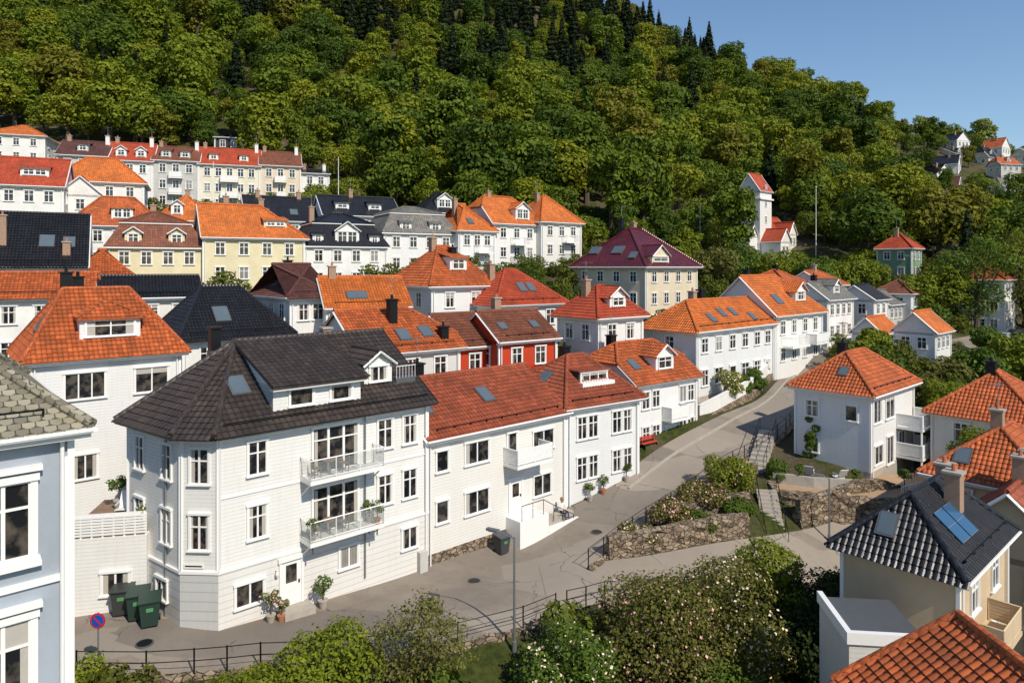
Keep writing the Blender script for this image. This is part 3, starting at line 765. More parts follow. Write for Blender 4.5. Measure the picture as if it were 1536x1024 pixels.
# ---------------------------------------------------------------- buildings
S_w=siding(WHITE); S_var=[siding((.80,.79,.77)),siding((.78,.755,.70)),S_w,siding((.76,.76,.75))]
S_gr=siding((.55,.55,.54),.42); P_y=plaster((.74,.65,.42)); P_w=plaster((.80,.78,.73)); P_b=plaster((.70,.59,.43)); P_g=plaster((.52,.51,.47)); P_cr=plaster((.75,.69,.54)); P_tan=plaster((.60,.46,.30))
S_red=siding((.52,.055,.018)); S_off=siding((.66,.65,.61)); P_bl=plaster((.36,.40,.45)); P_green=plaster((.22,.32,.2))
BRK=flat('chimney_brick',(.34,.22,.15),.9,var=.3,sc=6)
def hx(T,ze,R):
    F=FR(12,10,'f')
    for t in (9.95,6.85,3.6):
        for s in(10.72,8.3):
            window(T,F,s,t+.0,1.0,1.72,'cross',cas=.14)
            T.fbox('window_frames',M_white,F,s-.72,s+.72,t+1.95,t+2.07,.002,.2)
            T.fbox('window_frames',M_white,F,s-.7,s+.7,t-.2,t-.08,.002,.2)
    T.fbox('string_course',M_white,F,0,12,6.1,6.28,.002,.1); T.fbox('string_course',M_white,F,0,12,9.25,9.4,.002,.08)
    T.fbox('corner_boards',M_white,F,11.8,11.99,-1,12.1,.075,.1)
house('blue_grey_house',-10.35-12*.743,16-12*.669,-.5,42,12,10,12.25,15.6,P_bl,slate(),fc=0,lc=0,rc=3,over=.38,extra=hx,hr=0,hl=1,ir=4.2)
S_bs=siding((.74,.72,.68),.3)
def corner_house():
    HREG.append((-12.9,30,42,11.2,10.5)); HREG.append((-15,30,42,3,8))
    T=Thing('white_corner_house',-12.9,30,0,42)
    fp=[(0,0),(11.1,0),(11.1,10.2),(0.6,10.2),(-2.2,6.0),(-1.2,1.2)]
    ze=8.62
    order=[(5,0),(0,1),(1,2),(2,3),(3,4),(4,5)]
    for i,j in order:
        a=V((*fp[i],0));b=V((*fp[j],0)); d=(b-a).normalized(); F=(a,d,Z_,d.cross(Z_)); L=(b-a).length
        T.poly('walls',[a+Z_*2.55,b+Z_*2.55,b+Z_*ze,a+Z_*ze],S_w)
        T.fbox('base_walls',S_gr if (i,j)!=(0,1) else S_bs,F,-.02,L+.02,-2,2.5,-.2,.05)
        T.fbox('base_cornice',M_white,F,-.05,L+.05,2.5,2.62,-.1,.1)
        for q in(0,L): T.fbox('corner_boards',M_white,F,q-.09,q+.09,2.62,ze-.02,-.1,.03+(.004 if q else 0))
    rm=R_blk; z0=ze+.02; zr=12.1
    e=[(-.35,-.5),(11.45,-.5),(11.45,10.7),(0.4,10.7),(-2.75,6.15),(-1.7,.95)]
    R1_=(2.56,5.1,zr); R2_=(11.45,5.1,zr)
    E=lambda i:V((*e[i],z0))
    for pl in ([E(0),E(1),V(R2_),V(R1_)],[E(5),E(0),V(R1_)],[E(4),E(5),V(R1_)],[E(3),E(4),V(R1_)],[E(2),E(3),V(R1_),V(R2_)]):
        T.prism('roof',pl,rm,.14)
    for a,b in((E(0),V(R1_)),(E(5),V(R1_)),(E(4),V(R1_)),(E(3),V(R1_)),(V(R1_),V(R2_))): T.tube('roof',rm,a+Z_*.06,b+Z_*.06,.14,n=8)
    for i in range(6):
        a=E(i);b=E((i+1)%6)
        if i==1: continue
        T.tube('gutter',M_black,a-Z_*.05,b-Z_*.05,.08)
        c=V((*fp[i],z0));d=V((*fp[(i+1)%6],z0))
        T.poly('soffit',[a-Z_*.16,b-Z_*.16,d-Z_*.16,c-Z_*.16][::-1],M_white)
    T.poly('walls',[V((11.1,0,ze-.3)),V((11.1,10.2,ze-.3)),V((11.1,10.2,ze+.2)),V((11.1,5.1,zr-.16)),V((11.1,0,ze+.2))],S_w)
    for q in(1,-1):
        T.tube('roof_trim',M_black,V((11.45,5.1-q*5.6,z0-.06)),V((11.45,5.1,zr-.06)),.09,n=4)
    F=(V((0,0,0)),X_,Z_,-Y_); FB=(V((0,-.055,0)),X_,Z_,-Y_)
    for s in(1.72,8.42,9.95):
        window(T,F,s,6.55,.82,1.5); window(T,F,s,3.65,.82,1.5)
    window(T,FB,1.35,.75,1.25,1.0,'two'); window(T,FB,6.3,1.0,1.0,1.05,'two'); window(T,FB,9.9,.95,.9,1.1,'two')
    T.fbox('string_course',M_white,F,0.1,11,5.75,5.83,.002,.05)
    door(T,FB,3.3,.12,.95,2.1)
    T.fbox('doorstep',M_conc,F,2.6,4.1,-1,.12,.05,1.0)
    T.tube('wall_lamp',M_black,(2.55,-.06,1.9),(2.55,-.25,1.9),.02); T.lathe('wall_lamp',M_white,(2.55,-.25,1.7),[(.05,0),(.08,.08),(.07,.2),(.02,.24)],8)
    T.fbox('electric_cabinet',P_g,FB,10.4,10.9,-.5,.6,.0,.3)
    T.fbox('snow_guard',M_black,(E(0),X_,V((0,5.6,zr-z0)).normalized(),X_.cross(V((0,5.6,zr-z0)).normalized())),.5,11.4,.5,.53,.17,.22)
    for k,t in((0,6.0),(1,3.12)):
        balcony(T,F,3.75,7.7,t,1.15,'glass')
        for q in(3.85,7.6): T.tube('balcony',M_white,F[0]+X_*q+Z_*(t-.9),F[0]+X_*q+Z_*(t-.15)-Y_*1.0,.04)
        T.fbox('window_glass',M_glass,F,4.45,6.85,t+.05,t+2.1,.004,.018)
        for q in(4.38,5.2,6.02,6.84): T.fbox('window_frames',M_white,F,q-.06,q+.06,t+.02,t+2.15,.018,.09)
        T.fbox('window_frames',M_white,F,4.3,6.95,t+2.15,t+2.3,.002,.12)
        T.fbox('window_frames',M_white,F,4.44,6.78,t+1.55,t+1.61,.018,.07)
        for q in(4.5,6.62): T.fbox('curtains',M_cur,F,q,q+.16,t+.1,t+2.05,.019,.03)
        T.tube('balcony_table',M_wood,(5.0,-.6,t+.7),(5.0,-.6,t+.74),.35,n=14); T.tube('balcony_table',M_wood,(5.0,-.6,t),(5.0,-.6,t+.7),.04)
        for q in(4.3,5.75):
            T.box('balcony_chair',M_wood,q-.2,q+.2,-.8,-.4,t+.42,t+.46)
            T.box('balcony_chair',M_wood,q-.2 if q<5 else q+.16,q-.16 if q<5 else q+.2,-.8,-.4,t+.46,t+.85)
            for aa in(-.18,.15):
                for bb in(-.78,-.45): T.box('balcony_chair',M_wood,q+aa,q+aa+.03,bb,bb+.03,t,t+.42)
    for i,j,ss in((5,0,(.85,)),(4,5,(1.2,3.7))):
        a=V((*fp[i],0));b=V((*fp[j],0)); d=(b-a).normalized(); FF=(a,d,Z_,d.cross(Z_))
        for s in ss:
            window(T,FF,s,6.45,.8,1.55); window(T,FF,s,3.55,.8,1.55)
        if i==4: window(T,(a+FF[3]*.055,d,Z_,FF[3]),3.4,1.0,.9,.9,'two')
    FF=(V((-1.2,1.2,0)),V((1,-1,0)).normalized(),Z_,V((-1,-1,0)).normalized())
    T.fbox('street_name_sign',M_white,FF,.15,1.05,2.75,2.95,.04,.06); T.fbox('street_name_sign',M_black,FF,.22,.98,2.82,2.88,.061,.065)
    sl=(zr-z0)/5.6
    T.box('dormer_walls',S_w,2.6,7.2,.35,2.6,8.9,10.4)
    T.prism('dormer_roof',[V((2.4,-.1,10.42)),V((7.4,-.1,10.42)),V((7.4,5.1,12.2)),V((2.4,5.1,12.2))],rm,.13)
    for xx in(2.6,7.2):
        T.poly('dormer_walls',[V((xx,.35,9.0)),V((xx,5.0,11.9)),V((xx,5.0,12.02)),V((xx,.35,10.42))],S_w)
    FD=(V((0,.35,0)),X_,Z_,-Y_)
    window(T,FD,4.0,9.35,1.15,.78,'none'); window(T,FD,6.1,9.35,1.15,.78,'none')
    T.fbox('dormer_trim',M_white,FD,2.45,7.35,10.2,10.29,.0,.4)
    dormer(T,(V((0,0,0)),X_,Y_),8.75,1.2,z0+sl*1.7,1.7,1.2,sl,'gable',S_w,rm,1,4,'two')
    T.box('roof_terrace',M_lead,9.75,11.0,1.0,2.4,9.5,9.95)
    for q in range(7): T.tube('roof_terrace_rail',M_white,(9.78+q*.2,1.0,9.9),(9.78+q*.2,1.0,10.55),.015,n=4)
    T.tube('roof_terrace_rail',M_white,(9.75,1.0,10.55),(11.0,1.0,10.55),.025)
    up_=V((0,5.6,zr-z0)).normalized(); Fr=(E(0),X_,up_,X_.cross(up_))
    skylight(T,(Fr,),1.95,2.5,.75,1.2)
    chimney(T,1.9,6.2,11,12.75,M_black,.5,.5,0); chimney(T,8.0,5.8,11,12.4,BRK,.5,.5,0)
    for s in(7.2,10.95): T.tube('downpipe',M_grey if s<8 else M_white,(s,-.12,.2),(s,-.12,8.5),.05)
    T.tube('downpipe',M_grey,(-1.5,2.4,.3),(-1.5,2.4,8.4),.06)
    T.build()
corner_house()
def along(a,b=0): return (-12.9+.743*a-.669*b,30+.669*a+.743*b)
def h2(T,ze,R):
    F=FR(11,8,'f')
    for s,t,w,h,st in((1.05,5.35,.8,1.15,'none'),(3.55,5.35,1.75,1.25,'two'),(6.3,5.05,.75,1.6,'none'),(9.0,5.2,1.8,1.2,'two'),(1.05,2.5,.8,1.2,'none'),(3.55,2.45,1.75,1.3,'two'),(8.9,2.3,1.5,1.3,'two')):
        window(T,F,s,t,w,h,st)
    balcony(T,F,5.6,8.6,4.95,1.3,'solid')
    door(T,F,6.6,1.7,.95,2.0)
    T.fbox('entrance_stair',M_white,F,5.8,8.2,-1,1.65,.0,1.3)
    for k in range(8): T.fbox('entrance_stair',M_conc,F,8.2+k*.3,8.5+k*.3,-1,1.5-k*.18,.1,1.15)
    T.fbox('entrance_stair_wall',M_white,F,8.2,10.9,-1,.75,1.16,1.32)
    for k in range(6):
        q=V((6+k*.9,-1.24,0)); z=2.55 if k<3 else 2.5-(k-2)*.5
        T.tube('stair_handrail',M_black,q+Z_*(z-1),q+Z_*z,.02)
        if k: T.tube('stair_handrail',M_black,pq,q+Z_*z,.025)
        pq=q+Z_*z
x,y=along(11.15,.12)
house('white_house',x,y,-.8,42,11.0,8,6.5,9.15,S_w,R_brick,hl=1,hr=1,fc=0,lc=0,rc=2,extra=h2,sky=((1.2,2.0,.7,1.5),(6.0,2.2,.75,1.2)),chim=((2.5,4.6,9.9,M_black),),pl=.9,base=M_stone)
def h3(T,ze,R):
    F=FR(6.6,8,'f')
    for s in(1.3,2.3,4.5,5.5):
        window(T,F,s,ze-2.25,.8,1.5); window(T,F,s,ze-4.95,.8,1.5)
    T.box('roof_terrace',M_white,2.2,5.2,.9,3.0,ze+.5,ze+1.25); T.box('roof_terrace',M_dark,2.3,5.1,1.5,3.1,ze+1.2,ze+1.95); T.box('roof_terrace',R_brick,2.2,5.2,1.3,3.4,ze+1.96,ze+2.05)
    window(T,(V((0,1.49,0)),X_,Z_,-Y_),3.7,ze+1.3,2.4,.55,'three')
house('white_house',3.6,45,-.3,35,6.6,7.5,6.7,9.5,S_w,R_brick,fc=0,lc=1,rc=1,extra=h3,il=3.6,ir=2.4,chim=((3.6,4.6,10,M_black),),lsky=((4,1.5),))
def h4(T,ze,R):
    F=FR(7.3,7,'f')
    for s,st in((1.0,'cross'),(2.2,'cross'),(5.5,'two'),(6.5,'cross')):
        window(T,F,s,ze-2.0,.8,1.3,st); window(T,F,s,ze-4.8,.8,1.4,st)
    door(T,F,3.9,.6,.95,2.0); balcony(T,F,2.9,5.2,ze-3.0,1.0,'solid')
house('white_house',9.5,52,.7,38,7.3,7,7.05,9.75,S_w,R_or,hl=.5,hr=.5,fc=0,lc=2,rc=2,extra=h4,dorm=((3.9,.5,2.2,1.3,'gable',1),),chim=((1.6,4.2,10.3,M_black),),sky=((1.5,1.6,.7,1.0),))
def h5(T,ze,R):
    F=FR(13.9,6,'f')
    for s in(1.3,3.6,6.0,8.3,10.6,12.7): window(T,F,s,ze-1.95,1.0,1.25,'cross')
    for s in(1.3,3.6,8.3,10.6): window(T,F,s,ze-4.9,1.3 if s>3 else 1.0,1.4,'cross')
    door(T,F,6.0,.7,.95,2.0,M_black); door(T,F,12.6,.7,.9,2.0)
house('white_house',16.2,60,4,42,13.9,5.6,10.3,12.8,S_w,R_or2,fc=0,lc=1,rc=0,extra=h5,sky=((4,1.0,.7,1.0),(6.5,1.6,.7,1.0),(8.5,1.6,.7,1.0),(11,.8,.7,.9)),chim=((4.3,3.2,13.6,BRK),(6,3.4,13.7,M_black)),hr=1)
def h5b(T,ze,R):
    F=FR(11,7,'f'); balcony(T,F,1.5,5.5,ze-3.2,1.2,'bars'); balcony(T,F,7,10.4,ze-3.2,1.2,'solid')
house('white_house',26.6,69.2,4,42,11.0,7.5,11,15,S_w,R_or2,hl=1,hr=0,fc=4,lc=0,rc=2,sky=((3,1.6,1.2,1.2),),dorm=((7.5,.8,2.4,1.3,'gable',1),),chim=((2,4.2,15.6,M_black),),extra=h5b)
def h6(T,ze,R):
    F=FR(8.6,5.4,'f')
    window(T,F,1.2,ze-2.1,1.4,1.6,'two'); window(T,F,3.6,ze-2.1,1.6,1.6,'two'); window(T,F,1.4,.9,1.5,1.3,'two'); window(T,F,3.6,.5,1.2,2.0,'two'); window(T,F,6,.6,1.2,1.9,'two')
    balcony(T,F,4.9,8.5,ze-2.9,1.8,'solid'); balcony(T,F,4.9,8.5,.9,1.8,'solid')
    for q in(5,8.4): T.tube('balcony',M_white,V((q,-1.7,-2)),V((q,-1.7,ze-3)),.07)
    FL=FR(8.6,5.4,'l'); window(T,FL,1.3,ze-2.1,.95,1.2,'cross'); window(T,FL,1.3,1.2,.85,1.1,'cross'); window(T,FL,4.1,ze-2.0,.8,1.1,'none')
house('white_house',25.2,48,1.0,42,8.6,5.4,6.95,9.5,S_w,R_or,fc=0,lc=0,rc=2,extra=h6,lsky=((3.6,1.6,.5,.7),),chim=((3.2,3.2,10.1,M_black),))
M_sol=flat('solar_panel',(.03,.09,.18),.12,0,.8,.1)
def h7(T,ze,R):
    Ff=R['f'][0]
    for k in range(2):
        T.fbox('solar_panel',M_sol,Ff,2.0+k*1.1,3.0+k*1.1,1.0,2.4,.10,.15)
        for q in range(3): T.fbox('solar_panel',M_grey,Ff,2.0+k*1.1,3.0+k*1.1,1.0+q*.69,1.02+q*.69,.15,.16)
    balcony(T,FR(7,4.4,'f'),1.2,4,3.2+4.0,1.2,'solid',mat=P_tan)
house('beige_house',17.0,26,-6,42,7,4.3,4.17,6.45,P_tan,R_blk2,fc=2,lc=0,rc=1,extra=h7,lsky=((2.0,1.0,.6,.9),),chim=((3.9,1.2,7.1,BRK),(6.2,2.2,6.8,BRK)),over=.4,il=2.0,ir=2.2)
house('white_house',10.4,12.6,-8,0,5.6,8.0,3.2,5.7,S_w,R_or,hl=1,hr=0,axis='y',fc=1,lc=2,rc=2,over=.5,ir=.9)
T=Thing('flat_roofed_annex',11.75,23.8,-8,-6); T.box('walls',S_off,0,2.7,0,3,0,10.9); T.box('roof',M_lead,.15,2.55,.15,2.85,10.9,11.15); T.box('parapet',M_white,-.1,2.8,-.1,.1,10.9,11.3);T.box('parapet',M_white,-.1,.1,.101,3,10.9,11.3)
window(T,(V((0,0,0)),X_,Z_,-Y_),1.3,9.2,1.3,1.1,'two'); T.build()
house('white_house',35.3,45.5,-3,42,7,6.5,5.4,8.3,S_w,R_or,fc=2,lc=2,chim=((3,3.5,9,M_black),),sky=((2.5,1.2,.7,1.0),))
house('white_house',29.0,36.5,-6,42,8,6,3.7,6.4,P_tan,R_or,fc=2,lc=2,chim=((3,3.2,7.4,BRK),),lsky=((2,1.2,.7,1.0),))
house('white_house',26.3,31.2,-7,42,9,6,1.8,5.0,P_tan,R_brick,fc=3,lc=2,hl=1,chim=((2.5,3,6.2,BRK),(5,3.2,6.0,BRK)))
def h10(T,ze,R):
    F=FR(8,7.5,'f')
    window(T,F,2.6,ze-2.35,2.0,1.5,'three'); window(T,F,6.1,ze-2.35,1.8,1.5,'two'); window(T,F,2.6,ze-7,1.2,1.4,'two')
    window(T,F,6.1,ze-7,1.6,1.6,'two')
house('white_house',-26.8,38,1,40,7.7,7.5,10.7,14.6,S_w,R_or,fc=0,lc=2,extra=h10,dorm=((4.0,.6,3.2,1.35,'hip',1),),il=2.4,ir=2.6,lsky=((5.5,1.8,.7,1.0),),chim=((2.2,4.4,15.6,M_black),(2.9,5,15.3,M_black)))
house('white_house',-24.1,50,5,40,8.0,8,10.6,14.4,S_w,R_blk2,fc=3,lc=2,il=2.8,ir=3.2,sky=((3.6,1.8,1.0,1.5),))
house('yellow_house',-42.7,72,12,30,9.4,9,18.2,22.2,P_y,R_brn,fc=4,lc=2,mans=(1.3,2.6),dorm=((2.4,0,1.6,1.4,'gable'),(6.6,0,1.6,1.4,'gable')),chim=((4.5,5,23,BRK),))
house('yellow_house',-34.4,76,13,30,11.1,9,19.3,23.4,P_y,R_or2,fc=4,lc=0,hl=1,hr=0,dorm=((8.0,1.2,2.6,.9,'shed',2),),chim=((3,5,24.4,BRK),(7,5,24.2,BRK)))
house('white_house',-24.9,82,13.5,30,10.3,9,18.6,22.9,P_w,R_blk2,fc=4,lc=0,mans=(1.4,2.8),dorm=((5.2,0,3.0,1.8,'gable',2),(1.6,0,1.3,1.3,'shed'),(8.7,0,1.3,1.3,'shed')),chim=((2,5,23.6,BRK),))
house('white_house',-16.5,88,14.5,30,10.4,9,20.5,24.2,S_w,R_gry,fc=4,lc=0,mans=(1.4,2.6),dorm=((3,0,1.6,1.3,'shed'),(7.2,0,1.6,1.3,'shed')))
def hb(k):
    def f(T,ze,R):
        F=FR(8,8,'f')
        for q in range(2): balcony(T,F,k,k+2.6,ze-2.9-q*2.8,1.2,'bars',mat=M_black if q else M_white)
    return f
house('white_house',-7.2,92,15,38,6.1,8,20.9,24.9,S_w,R_or2,fc=3,lc=3,hl=0,hr=0,extra=hb(2.5),chim=((2,4,25.5,BRK),),sky=((3,1.5,.8,1),))
house('white_house',-2.6,96,15.2,38,8.3,8,22.1,26.4,S_w,R_or2,fc=3,lc=3,hl=.6,hr=.4,extra=hb(3),dorm=((5.5,.3,2.6,1.7,'gable',2),),chim=((2,4,27,BRK),))
house('white_house',4.3,100,15.5,38,8.0,8,22.6,27,S_w,R_or2,fc=3,lc=3,chim=((3,4.5,27.3,BRK),),lsky=((4,2),),extra=hb(4))
def h17(T,ze,R):
    dormer(T,(V((0,0,0)),X_,Y_),3.2,.0,ze+.5,3.6,1.0,R['slope'],'gable',P_b,R_mar,1,5)
house('cream_villa',16.6,85,8,42,11.4,11.9,16,21.2,P_b,R_mar,fc=4,lc=4,il=5,ir=5,chim=((4,7,22.5,M_black),(6,6.5,22,BRK)),lsky=((3,2.4,1.6,1.2),(7,2.4,1.6,1.2),(10,1.5,1,1)),extra=h17,over=.6)
house('white_house',-7.3,62,9,38,6.8,8,14.2,18,S_w,R_or,fc=2,lc=2,il=3.6,ir=2.9,dorm=((3.7,1.2,1.9,1.3,'shed',1),),chim=((2.8,4.4,18.8,BRK),(4.2,3,17.8,M_black)))
house('white_house',-15.2,56,7,25,6.9,6.5,12.6,15.1,S_w,R_or2,fc=2,lc=1,hl=1,hr=1,sky=((2.9,1.2,1.6,.9),),chim=((1,3.2,16,BRK),))
house('white_house',-18.2,56,6,42,3.6,7.5,13.5,16.2,S_w,R_dbr,fc=2,lc=3,lsky=((3,1.3,.8,.9),),chim=((2,5,16.5,M_black),))
house('white_house',-1.4,62,8,35,7.8,7,12.5,15.7,S_w,R_red,fc=3,lc=2,sky=((4.2,1.8,.7,1.1),(5.3,1.8,.7,1.1)),chim=((2,4,16.2,BRK),))
house('red_house',-1.0,52,5,35,5.6,5.8,10.3,12.4,S_red,R_brn,hl=1,hr=1,fc=2,lc=2,chim=((2,3.4,13.4,BRK),),sky=((1.3,1.5,.6,.7),(4.4,1.5,.6,.7)))
house('red_house',-4.6,51.5,5,35,4.2,6,9.9,12.2,S_red,R_brn,hl=1,hr=1,fc=1,lc=0)
house('grey_house',-10,45,3,38,7.8,7.5,10.2,12.9,S_off,R_or,fc=3,lc=2,hl=1,hr=.3,sky=((4.0,1.2,.8,1.1),(5.9,1.4,.8,1.1)),chim=((3.6,2.4,13.6,M_black),(6.8,.6,11.6,M_black)))
house('white_house',7.2,57,6.5,38,5.5,5.0,11.7,14.3,S_w,R_red,fc=2,lc=2,dorm=((2.8,.4,2.0,1.1,'gable',1),),chim=((1.5,3,14.8,BRK),))
# --- back left tier
house('white_house',-64.8,82,17,25,9.2,9,26,30,P_w,R_red,fc=4,lc=0,dorm=((6.0,1.2,3.0,1.1,'shed',2),),hl=1,hr=1)
house('white_house',-64.7,96,20,25,11.4,8,28.2,32.2,P_w,R_or2,fc=4,lc=2)
house('white_house',-59,89,19,25,4.6,7,25.5,28,P_w,R_or2,fc=1,lc=1,hl=1,hr=1,axis='y')
for nm,x,y,w,ze,zr,wl,rm,kw in (('grey_apartment_block',-74.7,112,7.2,34.4,37.5,P_g,R_dbr,dict(dorm=((3.5,1,1.6,1.2,'shed'),))),('white_apartment_block',-67.9,114.4,6.8,33.9,37.6,P_w,R_red,dict(dorm=((2,.6,1.6,1.3,'gable'),(5,.6,1.6,1.3,'gable')))),('grey_apartment_block',-61.6,117,7.2,34.3,37.4,P_g,R_brn,dict(dorm=((2,.6,1.6,1.3,'shed'),(5,.6,1.6,1.3,'shed')))),('cream_apartment_block',-54.9,119.5,10.1,34,37.6,P_cr,R_red,dict(dorm=((2.4,.8,1.5,1.2,'shed'),(7.4,.8,1.5,1.2,'shed')))),('beige_apartment_block',-45.4,123,7,34.3,37.5,P_b,R_brn,{}),('white_apartment_block',-38.9,126,5,33.3,34.6,P_w,R_blk2,{})):
    def ex(T,ze,R,w=w):
        for q in range(2): balcony(T,FR(w,9,'f'),w*.35,w*.65,ze-2.9-q*2.8,1.0,'solid')
    house(nm,x,y,26,20,w,9,ze,zr,wl,rm,hl=1,hr=1,fc=max(2,int(w/2)),lc=0,rc=0,wh=1.4,chim=((w-.6,4,zr+1,P_w),(.8,4.6,zr+.8,BRK)),extra=ex,**kw)
house('black_flat_roofed_house',-61,140,35,15,9.4,7,42.6,43,flat('black_cladding',(.03,.03,.035),.6),M_lead,fc=4,lc=2,hl=1,hr=1,floors=2)
house('white_house',-100,130,34,20,9.4,9,41.4,44,P_w,R_or2,fc=3,lc=0)
house('white_house',-52.8,84,15,28,7.3,7,21.1,25,P_w,R_or,fc=3,lc=2,dorm=((4.2,.5,2.4,1.5,'hip',2),),hl=.4,hr=.4)
house('white_house',-47.9,92,17,28,7.5,8,22.3,26.2,P_w,R_or2,fc=3,lc=2,chim=((4,4,26.8,BRK),),dorm=((2.5,.5,1.5,1.5,'gable'),))
house('white_house',-38.1,98,17,28,11,8,22.7,26.6,P_w,R_blk2,fc=4,lc=2,hl=1,hr=1,sky=((3,1.5,1,1.2),(7,1.5,1,1.2)),chim=((2,4,27.4,BRK),(8,4,27.4,BRK)))
house('white_house',-27.6,100,17,28,11.7,8,23.6,26.9,P_w,R_blk2,fc=5,lc=2,hl=1,hr=1,dorm=((3,1,2,1,'shed'),(8,1,2,1,'shed')),chim=((5,4,27.8,BRK),))
house('white_house',-13.3,104,16.5,28,7.5,8,24.3,28,P_w,R_blk2,fc=3,lc=2,dorm=((3.5,.5,2.5,1.5,'gable',2),))
house('white_house',-46,58,9,30,8.3,9,16.0,21,P_w,R_blk2,fc=3,lc=2,hl=1,hr=1,sky=((5.5,2.5,1,1.4),(7.2,2.5,.8,1.2)),chim=((1.2,2.4,20.3,BRK),(6.8,.8,18.2,BRK),(2,1.6,20.5,BRK)))
house('white_house',-39.5,51,5,30,7.2,5,13.6,15.5,P_w,R_or,fc=3,lc=2,hl=1,hr=1)
house('white_house',-41.4,64,9,30,5.0,6,15,17.7,P_w,R_or,fc=2,lc=2)
house('white_house',-32.6,54,7,30,7.2,6,13.5,15.2,S_w,R_blk2,fc=3,lc=2,hl=1,hr=1)
# --- right group
house('white_house',39.7,86,4.5,42,8,4.8,11.8,14,P_w,R_gry,fc=4,lc=1,hl=1,hr=1,dorm=((4,.5,1.8,1.2,'gable'),),chim=((2,2.6,14.8,M_black),))
house('white_house',45,98,7,42,7,6,13.3,15.4,P_w,R_or,fc=3,lc=2,hl=1,chim=((3,3,16.2,BRK),))
house('white_house',38,95,8,42,6,6,13.6,15.6,P_w,R_or,fc=3,lc=2,chim=((3,3,16.2,M_black),))
house('white_house',45.4,84,4,42,5.8,3.4,7.7,9.7,S_w,R_or2,fc=2,lc=1,hl=1,hr=1,floors=1)
house('white_house',50.8,82,4,42,6,4.6,8,10.5,S_w,R_or2,fc=3,lc=2,hl=1,hr=1,floors=1)
house('grey_house',54,98,6,42,6,5,10.5,12.5,P_g,R_gry,fc=3,lc=2,hl=1,hr=1)
house('white_house',49,92.5,6,42,5,5,11.5,13.5,P_w,R_blk2,fc=2,lc=2,hl=1,hr=1)
house('white_house',59,101,7,42,5,5,12,14,P_w,R_brn,fc=2,lc=2)
house('white_house',75,104,5.5,42,6,6,14,16,P_w,R_or,fc=3,lc=3)
house('pink_roofed_house',104,150,19,30,10,8,25.5,28,P_w,R_brick,fc=4,lc=2,hl=1,hr=1)
house('green_house',69,118,13,42,5,5.5,19.2,22,P_green,R_red,fc=2,lc=2,chim=((2,3,22.8,BRK),))
for i,(x,y,z,w,ze,zr,rm,ax) in enumerate(((176,270,62,7,66,69.5,R_blk2,'y'),(178,255,52.5,9,57,61.5,R_blk2,'x'),(147,236,44.5,6,48,51.5,R_blk2,'y'),(147,225,37,8,42,46,R_dbr,'y'),(158,219,36.5,9,41.5,45,R_gry,'x'),(170,262,56,7,59.5,62,R_blk2,'x'),(188,262,56,8,62,66,R_or,'y'),(172,240,47,8,52,55,R_or,'x'),(160,245,49,7,53,56.5,R_blk2,'y'),(190,250,52,8,57,60,R_gry,'x'))):
    T_=house('white_hillside_house',x,y,z,(20,35,10,50,28)[i%5],w,(7,6,9)[i%3],ze,zr,(S_w,P_cr,S_w,P_g)[i%4],rm,hl=(1,.5,1)[i%3],hr=1,axis=ax,fc=3,lc=2,dorm=(((w/2,.8,1.6,1.2,'gable'),) if ax=='x' else ()),chim=((w*.4,3,zr+.7,BRK),))
# tower house
T=Thing('white_tower_house',52.3,144,17.8,42)
T.box('walls',S_w,0,5,0,5,-3,14.2); R=roof(T,0,5,0,5,14.2,18.2,R_red,.3,1,1,'x',wall=S_w)
T.box('walls',S_w,5,12.4,-.8,5.8,-3,5.2); roof(T,5,12.4,-.8,5.8,5.2,9.2,R_red,.4,1,1,'x',wall=S_w)
T.box('walls',S_w,6.5,9.7,-3.2,-.8,-3,5.2); roof(T,6.5,9.7,-3.2,1.5,5.2,7.8,R_red,.3,1,1,'y',wall=S_w)
T.box('walls',S_w,.3,4.7,-4.4,0,-3,3.4); roof(T,.3,4.7,-4.4,0,3.4,6.2,R_red,.3,1,1,'y',wall=S_w)
T.box('walls',S_w,-3.2,0,.6,6.6,-3,4.6); roof(T,-3.2,0,.6,6.6,4.6,7.0,R_gry,.3,1,1,'y',wall=S_w)
T.box('walls',S_w,-.35,5.35,-.35,5.35,12.4,12.75)
for z in(11,7.6,4.6): window(T,(V((0,0,0)),X_,Z_,-Y_),2.5,z,.7,1.3); window(T,FR(5,5,'l'),2.5,z,.6,1.2)
window(T,(V((0,0,0)),X_,Z_,-Y_),2.5,14.3,.7,1.2); window(T,FR(5,5,'l'),2.5,14.4,.8,1.1)
for s in(10.4,11.6): window(T,(V((0,-.8,0)),X_,Z_,-Y_),s,1.5,.8,1.5)
for s in(7.4,8.8): window(T,(V((0,-3.2,0)),X_,Z_,-Y_),s,2.9,.8,1.5); window(T,(V((0,-3.2,0)),X_,Z_,-Y_),s,.4,.8,1.4)
for s in(1.2,2.8): window(T,(V((.3,-4.4,0)),X_,Z_,-Y_),s,1,.8,1.4)
for s in(1.2,3.2,5): window(T,(V((-3.2,6.6,0)),-Y_,Z_,-X_),s,1.2,.7,1.4)
T.build()
stonewall('stone_retaining_wall',[(45,141,16.8),(52,138.5,16.8),(60,139,16.8),(66,143,16.8)],3,.6,.6)
